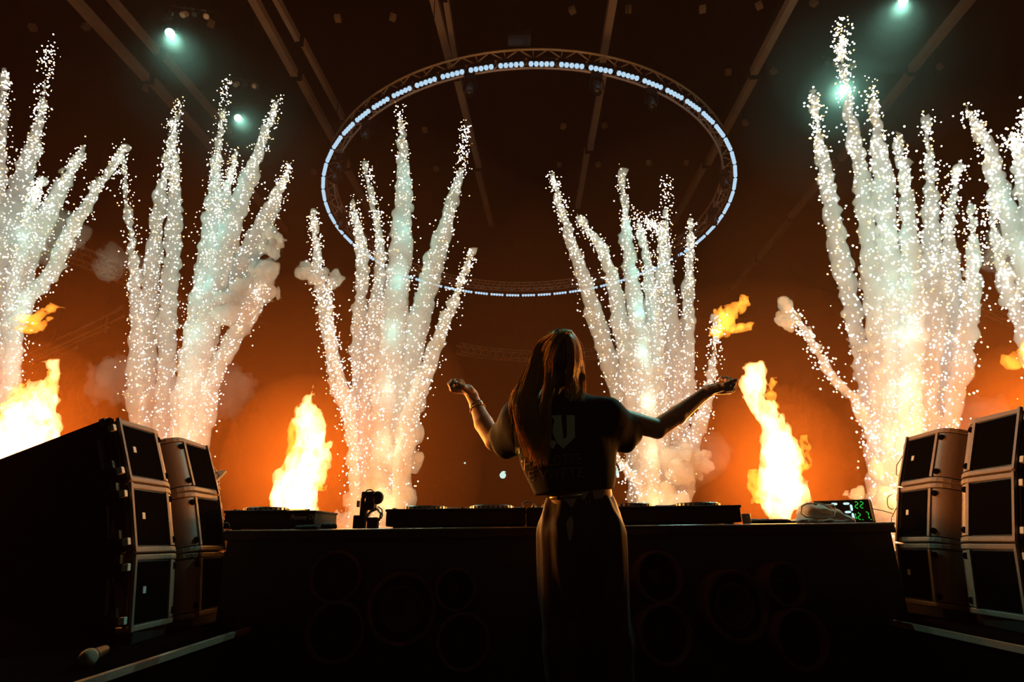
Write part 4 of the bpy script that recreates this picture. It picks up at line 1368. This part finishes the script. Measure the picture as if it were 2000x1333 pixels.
for rows in ([(1420, 762, -.034, 10), (1429, 760, -.040, 9), (1433, 750, -.042, 8.5), (1426, 743, -.038, 7.5), (1419, 744, -.034, 6.5)],
             [(1423, 764, -.010, 10), (1432, 761, -.012, 9.5), (1434, 750, -.012, 8.5), (1427, 741, -.010, 7.5), (1418, 741, -.006, 6.5)],
             [(1422, 764, .012, 10), (1430, 758, .014, 9), (1428, 746, .014, 8), (1419, 739, .012, 7.5), (1411, 741, .008, 6.5)],
             [(1418, 763, .034, 9), (1424, 754, .040, 8), (1419, 743, .040, 7.5), (1411, 738, .034, 7), (1405, 742, .030, 6)],
             [(1402, 760, -.034, 13), (1415, 753, -.052, 11), (1427, 747, -.056, 9), (1437, 743, -.054, 8)]):
    right_hand += chain(rows, YR)

HC = Q3(1097, 700)
head = [('e', HC + np.array([0, 0, .012]), (.074, .094, .108)), ('e', HC + np.array([0, .030, -.055]), (.056, .066, .070)),
        ('c', HC + np.array([0, .100, -.012]), .010, HC + np.array([0, .112, -.034]), .013),
        ('c', HC + np.array([-.018, .092, -.068]), .007, HC + np.array([.018, .092, -.068]), .007),
        ('e', HC + np.array([-.028, .086, .004]), (.014, .012, .010)), ('e', HC + np.array([.028, .086, .004]), (.014, .012, .010)),
        ('e', HC + np.array([-.074, .012, -.015]), (.012, .020, .032)), ('e', HC + np.array([.074, .012, -.015]), (.012, .020, .032)),
        ('c', HC + np.array([0, -.005, -.08]), .052, Q3(1097, 775), .056)]
HIPL, HIPR = Q3(1100, 1048), Q3(1176, 1046)
KL, KR = np.array([HIPL[0] - .005, DY + .02, .47]), np.array([HIPR[0] + .012, DY + .02, .47])
AL, AR = np.array([KL[0] - .005, DY - .01, .09]), np.array([KR[0] + .012, DY - .01, .09])
SQ = (1, 1.55, 1)
torso = [('c', Q3(1050, 812), .07, Q3(1150, 808), .07, SQ), ('c', Q3(1100, 820), .125, Q3(1112, 880), .125, SQ), ('c', Q3(1112, 880), .125, Q3(1132, 955), .118, SQ),
         ('c', Q3(1132, 955), .118, Q3(1138, 1020), .135, SQ)]
legs = [('c', HIPL, .078, KL, .052), ('c', KL, .055, AL, .035), ('c', HIPR, .078, KR, .052), ('c', KR, .055, AR, .035),
        ('c', AL, .035, AL + np.array([0, .10, -.055]), .028), ('c', AR, .035, AR + np.array([0, .10, -.055]), .028)]
parts = [blob(head + torso + legs + left_arm[:1] + right_arm[:1], .011, .03)]
parts += [blob(left_arm + left_hand, .0034, .008), blob(right_arm + right_hand, .0034, .008)]
Vb = np.concatenate([p[0] for p in parts]); off = np.cumsum([0] + [len(p[0]) for p in parts])
Fb = np.concatenate([p[1] + off[i] for i, p in enumerate(parts)])
body = link('body', new_mesh('body', Vb, Fb), M['skin'], person, True)

# shirt
shirt_pr = [('c', Q3(1062, 800), .058, Q3(1016, 818), .085, (1, 1.25, 1)), ('c', Q3(1130, 798), .058, Q3(1184, 812), .080, (1, 1.25, 1)),
            ('c', Q3(1098, 784), .070, Q3(1100, 800), .09, (1, 1.2, 1)),
            ('c', Q3(1092, 830), .168, Q3(1108, 880), .190, (1, 1.75, 1)), ('c', Q3(1108, 880), .190, Q3(1118, 926), .170, (1, 1.6, 1)),
            ('c', Q3(1180, 822), .072, Q3(1232, 838, 2.45), .062, (1, 1, 1)), ('c', Q3(1180, 845), .060, Q3(1220, 862, 2.42), .048),
            ('c', Q3(1020, 826), .080, Q3(984, 852, 2.45), .068, (1, 1, 1)), ('c', Q3(1016, 850), .060, Q3(990, 872, 2.44), .056)]
V, Qd = blob(shirt_pr, .0075, .035, .0065, (13, 13, 6), 3, 3)
# cut the sleeve ends and the hem flat
def clip(V, p, n):
    n = np.array(n) / np.linalg.norm(n)
    d = (V - p) @ n
    m = d > 0
    V[m] -= d[m][:, None] * n
cR = Q3(1246, 836, 2.46); sel = V[:, 0] > Q3(1200, 836, 2.40)[0]
Vs = V[sel]; clip(Vs, cR, (1, .25, -.02)); V[sel] = Vs
cL = Q3(968, 860, 2.47); sel = V[:, 0] < Q3(1000, 850, 2.4)[0]
Vs = V[sel]; clip(Vs, cL, (-.75, .45, -.10)); V[sel] = Vs
Vs = V.copy(); clip(Vs, Q3(1120, 962), (.06, 0, -1)); V = Vs
shirt = link('shirt', new_mesh('shirt', V, Qd), M['shirt'], person, True)
bvh = BVHTree.FromPolygons([tuple(v) for v in V], [tuple(f_) for f_ in Qd.tolist()])


def on_shirt(x, z, lift=.003):
    h = bvh.ray_cast(Vector((x, 1.2, z)), Vector((0, 1, 0)))
    return Vector((x, (h[0].y if h[0] is not None else DY) - lift, z))


# collar
col = []
cc = Q3(1092, 762)
for k in range(28):
    u = 2 * math.pi * k / 28
    col.append((cc[0] + .066 * math.cos(u), DY + .005 + .066 * math.sin(u), cc[2] + .006 - .020 * math.sin(u) - .012 * math.cos(u)))
MB().tube(col, .011, 8, closed=True).link('collar', M['shirt'], person, True)

# trousers: waist, hips, two legs with hanging folds
tr_pr = [('c', Q3(1132, 972), .112, Q3(1136, 1010), .136, SQ), ('c', Q3(1136, 1010), .136, Q3(1138, 1040), .142, SQ)]
for (h_, k_, a_, s_) in ((HIPL, KL, AL, -1), (HIPR, KR, AR, 1)):
    tr_pr += [('c', h_ + np.array([s_ * .005, 0, 0]), .092, k_, .082), ('c', k_, .082, a_, .078)]
V, Qd = blob(tr_pr, .0085, .03, .026, (23, 23, 2.6), 9, 2)
Vs = V.copy(); clip(Vs, Q3(1130, 966), (0, 0, 1)); clip(Vs, np.array([0, 0, .05]), (0, 0, -1)); V = Vs
link('trousers', new_mesh('trousers', V, Qd), M['trousers'], person, True)
bvt = BVHTree.FromPolygons([tuple(v) for v in V], [tuple(f_) for f_ in Qd.tolist()])
# belt
bc = Q3(1131, 970)
m = MB(); rows = []
for k in range(36):
    u = 2 * math.pi * k / 36
    rows.append((bc[0] + .1185 * math.cos(u), DY + .0775 * math.sin(u), bc[2] - .002 + .004 * math.cos(u)))
n_ = len(rows); Vv = []
for (x, y, z) in rows:
    d = Vector((x - bc[0], y - DY, 0)).normalized() * .004
    Vv += [(x, y, z - .011), (x + d.x, y + d.y, z - .010), (x + d.x, y + d.y, z + .010), (x, y, z + .011)]
Ff = [(4 * i + j, 4 * ((i + 1) % n_) + j, 4 * ((i + 1) % n_) + (j + 1) % 4, 4 * i + (j + 1) % 4) for i in range(n_) for j in range(4)]
m.add(Vv, Ff); bl = m.link('belt', M['belt'], person, True)
for px in (1088, 1150):
    q = Q3(px, 970); hh_ = bvt.ray_cast(Vector((q[0], 1.2, q[2] - .02)), Vector((0, 1, 0)))
    if hh_[0] is not None: MB().box((q[0], hh_[0].y - .004, q[2]), (.010, .008, .034)).link('belt_loop', M['trousers'], person)
q = Q3(1143, 984); hh_ = bvt.ray_cast(Vector((q[0], 1.2, q[2])), Vector((0, 1, 0)))
yk = (hh_[0].y if hh_[0] is not None else DY - .09) - .005
MB().tube([(q[0] - .009, yk, q[2] + .006), (q[0] - .007, yk, q[2] - .004), (q[0], yk, q[2] - .010), (q[0] + .007, yk, q[2] - .004), (q[0] + .008, yk, q[2] + .014)], .0018, 8).link('belt_hook', M['steel'], person, True)
for a_ in (AL, AR):
    V, Qd = blob([('c', a_ + np.array([0, -.02, -.05]), .042, a_ + np.array([0, .15, -.062]), .034)], .006, .01)
    V[:, 2] = np.maximum(V[:, 2], 0.0)
    link('shoe', new_mesh('shoe', V, Qd), M['shoe'], person, True)

# bracelet, watch
def band(name, c, ax, r, w, th, mat):
    return MB().lathe([(r, -w / 2), (r + th, -w / 2), (r + th, w / 2), (r, w / 2), (r, -w / 2)], c, ax, 28).link(name, mat, person, True)
axl = (Q3(921, 771, YL) - Q3(945, 828, 2.56)); axl = axl / np.linalg.norm(axl)
cw = Q3(931, 793, 2.622)
band('watch_strap', cw, axl, .0295, .013, .003, M['steel'])
cbx = Q3(932, 797, 2.615)
ortho = Vector(axl).orthogonal().normalized(); o2 = Vector(axl).cross(ortho)
for k in range(18):
    u = 2 * math.pi * k / 18
    p_ = Vector(cbx) - Vector(axl) * .008 + (ortho * math.cos(u) + o2 * math.sin(u)) * .034
    MB().lathe([(.0015, -.0045), (.0042, -.0022), (.0048, 0), (.0042, .0022), (.0015, .0045)], p_, axl, 8).link('bracelet_bead', M['belt'], person, True)

# print on the shirt's back: blackletter W and two lines of lettering
def crop4(pts): return [(860 + x / 5.0, 620 + y / 5.0) for x, y in pts]


def print_poly(name, pts, mat):
    co = [Q3(a, b, 2.22) for a, b in pts]
    bm = bmesh.new()
    bm.faces.new([bm.verts.new((c[0], 0, c[2])) for c in co])
    bmesh.ops.triangulate(bm, faces=bm.faces[:])
    for _ in range(3):
        bmesh.ops.subdivide_edges(bm, edges=[e for e in bm.edges if e.calc_length() > .012], cuts=1)
        bmesh.ops.triangulate(bm, faces=bm.faces[:])
    for v in bm.verts: v.co = on_shirt(v.co.x, v.co.z, .0035)
    bmesh.ops.recalc_face_normals(bm, faces=bm.faces[:])
    me = bpy.data.meshes.new(name); bm.to_mesh(me); bm.free()
    return link(name, me, mat, person)


print_poly('printed_letter', crop4([(1240, 938), (1322, 935), (1320, 1165), (1205, 1278), (1150, 1228), (1118, 1168), (1102, 1110), (1104, 1050), (1122, 1000), (1150, 962), (1100, 968), (1095, 941), (1187, 936), (1158, 990), (1148, 1050), (1156, 1105), (1180, 1150), (1206, 1185), (1240, 1160)]), M['print'])['label'] = 'pale printed blackletter W'
print_poly('printed_letter', crop4([(1020, 1060), (1062, 1060), (1062, 1150), (1090, 1195), (1116, 1195), (1140, 1218), (1105, 1282), (1060, 1235), (1022, 1180)]), M['print'])
print_poly('printed_letter', crop4([(728, 990), (768, 976), (776, 1002), (750, 1012), (742, 1080), (762, 1130), (768, 1170), (778, 1290), (760, 1286), (752, 1240), (742, 1294), (734, 1250), (726, 1180), (718, 1100)]), M['print'])


def print_text(body, x0, x1, yb, size_px, sag):
    me = text_mesh(body, 1.0, 0.0)
    xs = [v.co.x for v in me.vertices]; ys = [v.co.y for v in me.vertices]
    ax_, bx_ = min(xs), max(xs); hy = max(ys)
    bm = bmesh.new(); bm.from_mesh(me)
    bmesh.ops.subdivide_edges(bm, edges=[e for e in bm.edges if e.calc_length() > .12], cuts=1)
    bmesh.ops.triangulate(bm, faces=bm.faces[:])
    for v in bm.verts:
        u = (v.co.x - ax_) / (bx_ - ax_)
        px = x0 + (x1 - x0) * u
        py = yb - v.co.y / hy * size_px - (sag[0] + (sag[1] - sag[0]) * u)
        c = Q3(px, py, 2.22)
        q_ = on_shirt(c[0], c[2], .003)
        v.tag = q_.y > DY - .02
        v.co = q_
    bmesh.ops.delete(bm, geom=[v for v in bm.verts if v.tag], context='VERTS')
    bm.to_mesh(me); bm.free()
    me.materials.clear()
    return link('printed_text', me, M['letter'], person)


print_text('CHARLOTTE', 1007, 1137, 913, 21, (0, 8))
print_text('DE WITTE', 1010, 1143, 936, 20, (0, 5))

# hair: a dark cap with long strands
V, Qd = blob([('e', HC + np.array([0, -.010, .014]), (.079, .102, .113)), ('e', HC + np.array([-.004, -.030, -.05]), (.080, .080, .10)),
              ('c', HC + np.array([-.012, -.055, -.085]), .046, Q3(1066, 780, 2.25), .034, (1, 1.8, 1))], .006, .03, .004, (60, 60, 8), 2, 2)
hair = link('hair', new_mesh('hair', V, Qd), M['hair_root'], person, True)
bvc = BVHTree.FromPolygons([tuple(v) for v in V], [tuple(f_) for f_ in Qd.tolist()])
rh = random.Random(5)
mh = MB()
Vh = []; Fh = []


def strand(rows, r0):
    path = smooth_path([(*p, 1) for p in rows], 18)[:, :3]
    k = len(path)
    base = len(Vh)
    for i in range(k):
        d = path[min(i + 1, k - 1)] - path[max(i - 1, 0)]
        d = d / (np.linalg.norm(d) + 1e-9)
        a = np.cross(d, [0, 1, 0]); a = a / (np.linalg.norm(a) + 1e-9); b = np.cross(d, a)
        r = r0 * (1.0 if i < k * .7 else 1.0 - .8 * (i - k * .7) / (k * .3))
        for u in (0, 2.1, 4.2):
            Vh.append(tuple(path[i] + (a * math.cos(u) + b * math.sin(u)) * r))
    for i in range(k - 1):
        for j in range(3):
            Fh.append((base + i * 3 + j, base + i * 3 + (j + 1) % 3, base + i * 3 + 3 + (j + 1) % 3, base + i * 3 + 3 + j))


def back_y(x, z, lift):
    best = None
    for b in (bvc, bvh):
        h = b.ray_cast(Vector((x, 1.2, z)), Vector((0, 1, 0)))
        if h[0] is not None: best = h[0].y if best is None else min(best, h[0].y)
    return (best if best is not None else DY - .02) - lift


def put(px, py, lift):
    q = Q3(px, py, 2.27)
    y = back_y(q[0], q[2], lift)
    q = Q3(px, py, y)
    return np.array([q[0], y, q[2]])


for i in range(760):
    u = rh.random()                     # 0 outermost left .. 1 centre
    if rh.random() < .62:
        lift = .002 + .020 * rh.random() ** 2
        x0 = 1078 + 34 * u + rh.uniform(-6, 6); y0 = 645 + 6 * (1 - u) + rh.uniform(0, 5)
        x1 = 1052 + 46 * u; y1 = 668 + rh.uniform(-3, 3)
        x2 = 1036 + 48 * u + rh.uniform(-3, 3)
        x3 = 1021 + 62 * u + rh.uniform(-4, 4)
        x4 = 1006 + 66 * u ** .8 + rh.uniform(-5, 5)
        x5 = 1010 + 62 * u + rh.uniform(-6, 6)
        yend = 800 + 112 * min(1, u * 2.2) * (.75 + .25 * rh.random()) + rh.uniform(-14, 4)
        rows = [put(x0, y0, lift), put(x1, y1, lift), put(x2, 704, lift), put(x3, 748, lift + .006), put(x4, 792, lift + .012)]
        if yend > 815: rows.append(put((x4 + x5) / 2 + 2, (792 + yend) / 2, lift + .018))
        rows.append(put(x5, yend, lift + .020))
        strand(rows, rh.uniform(.0010, .0024))
    else:
        lift = .002 + .009 * rh.random()
        x0 = 1096 + 16 * u + rh.uniform(-5, 5); y0 = 644 + rh.uniform(0, 6)
        x1 = 1106 + 25 * u; x2 = 1108 + 31 * u; x3 = 1106 + 34 * u + rh.uniform(-4, 4); x4 = 1106 + 33 * u + rh.uniform(-6, 6)
        yend = rh.uniform(745, 785)
        rows = [put(x0, y0, lift), put(x1, 668, lift), put(x2, 705, lift), put(x3, 738, lift + .004), put(x4, yend, lift + .004)]
        strand(rows, rh.uniform(.0010, .0019))
for i in range(150):                    # light outer locks along the left contour
    a = rh.random()
    lift = .004 + .012 * rh.random()
    sd = rh.uniform(-4, 7)
    rows = [put(1070 + 12 * a, 648 + 4 * a, lift), put(1046 + 8 * a + sd * .4, 676, lift), put(1032 + 8 * a + sd * .6, 712, lift), put(1020 + 8 * a + sd, 750, lift), put(1003 + 12 * a + sd, 786, lift + .010)]
    ye = rh.uniform(792, 870) if rh.random() < .6 else rh.uniform(850, 905)
    if ye > 815: rows.append(put(1002 + 16 * a + sd + (ye - 786) * .06, (786 + ye) / 2, lift + .016))
    rows.append(put(1006 + 18 * a + sd + (ye - 786) * .16 + rh.uniform(-3, 3), ye, lift + .020))
    strand(rows, rh.uniform(.0009, .0016))
for i in range(70):                     # loose flyaway wisps
    s_ = rh.random()
    if s_ < .7:
        a = rh.uniform(0, 1)
        rows = [put(1060, 655, .004), put(1040 - 4 * a, 700, .006), put(1020 - 8 * a, 748, .008), put(1000 + rh.uniform(-8, 10), 785 + rh.uniform(-12, 10), .010), put(1000 + rh.uniform(-6, 22), 830 + rh.uniform(-20, 40), .006)]
    else:
        rows = [put(1108, 645, .004), put(1136, 672, .006), put(1142, 712, .008), put(1143 + rh.uniform(-6, 3), 770, .008)]
    strand(rows, rh.uniform(.0006, .0010))
link('hair_strand', new_mesh('hair_strand', Vh, np.array(Fh)), M['hair'], hair, True)['kind'] = 'stuff'
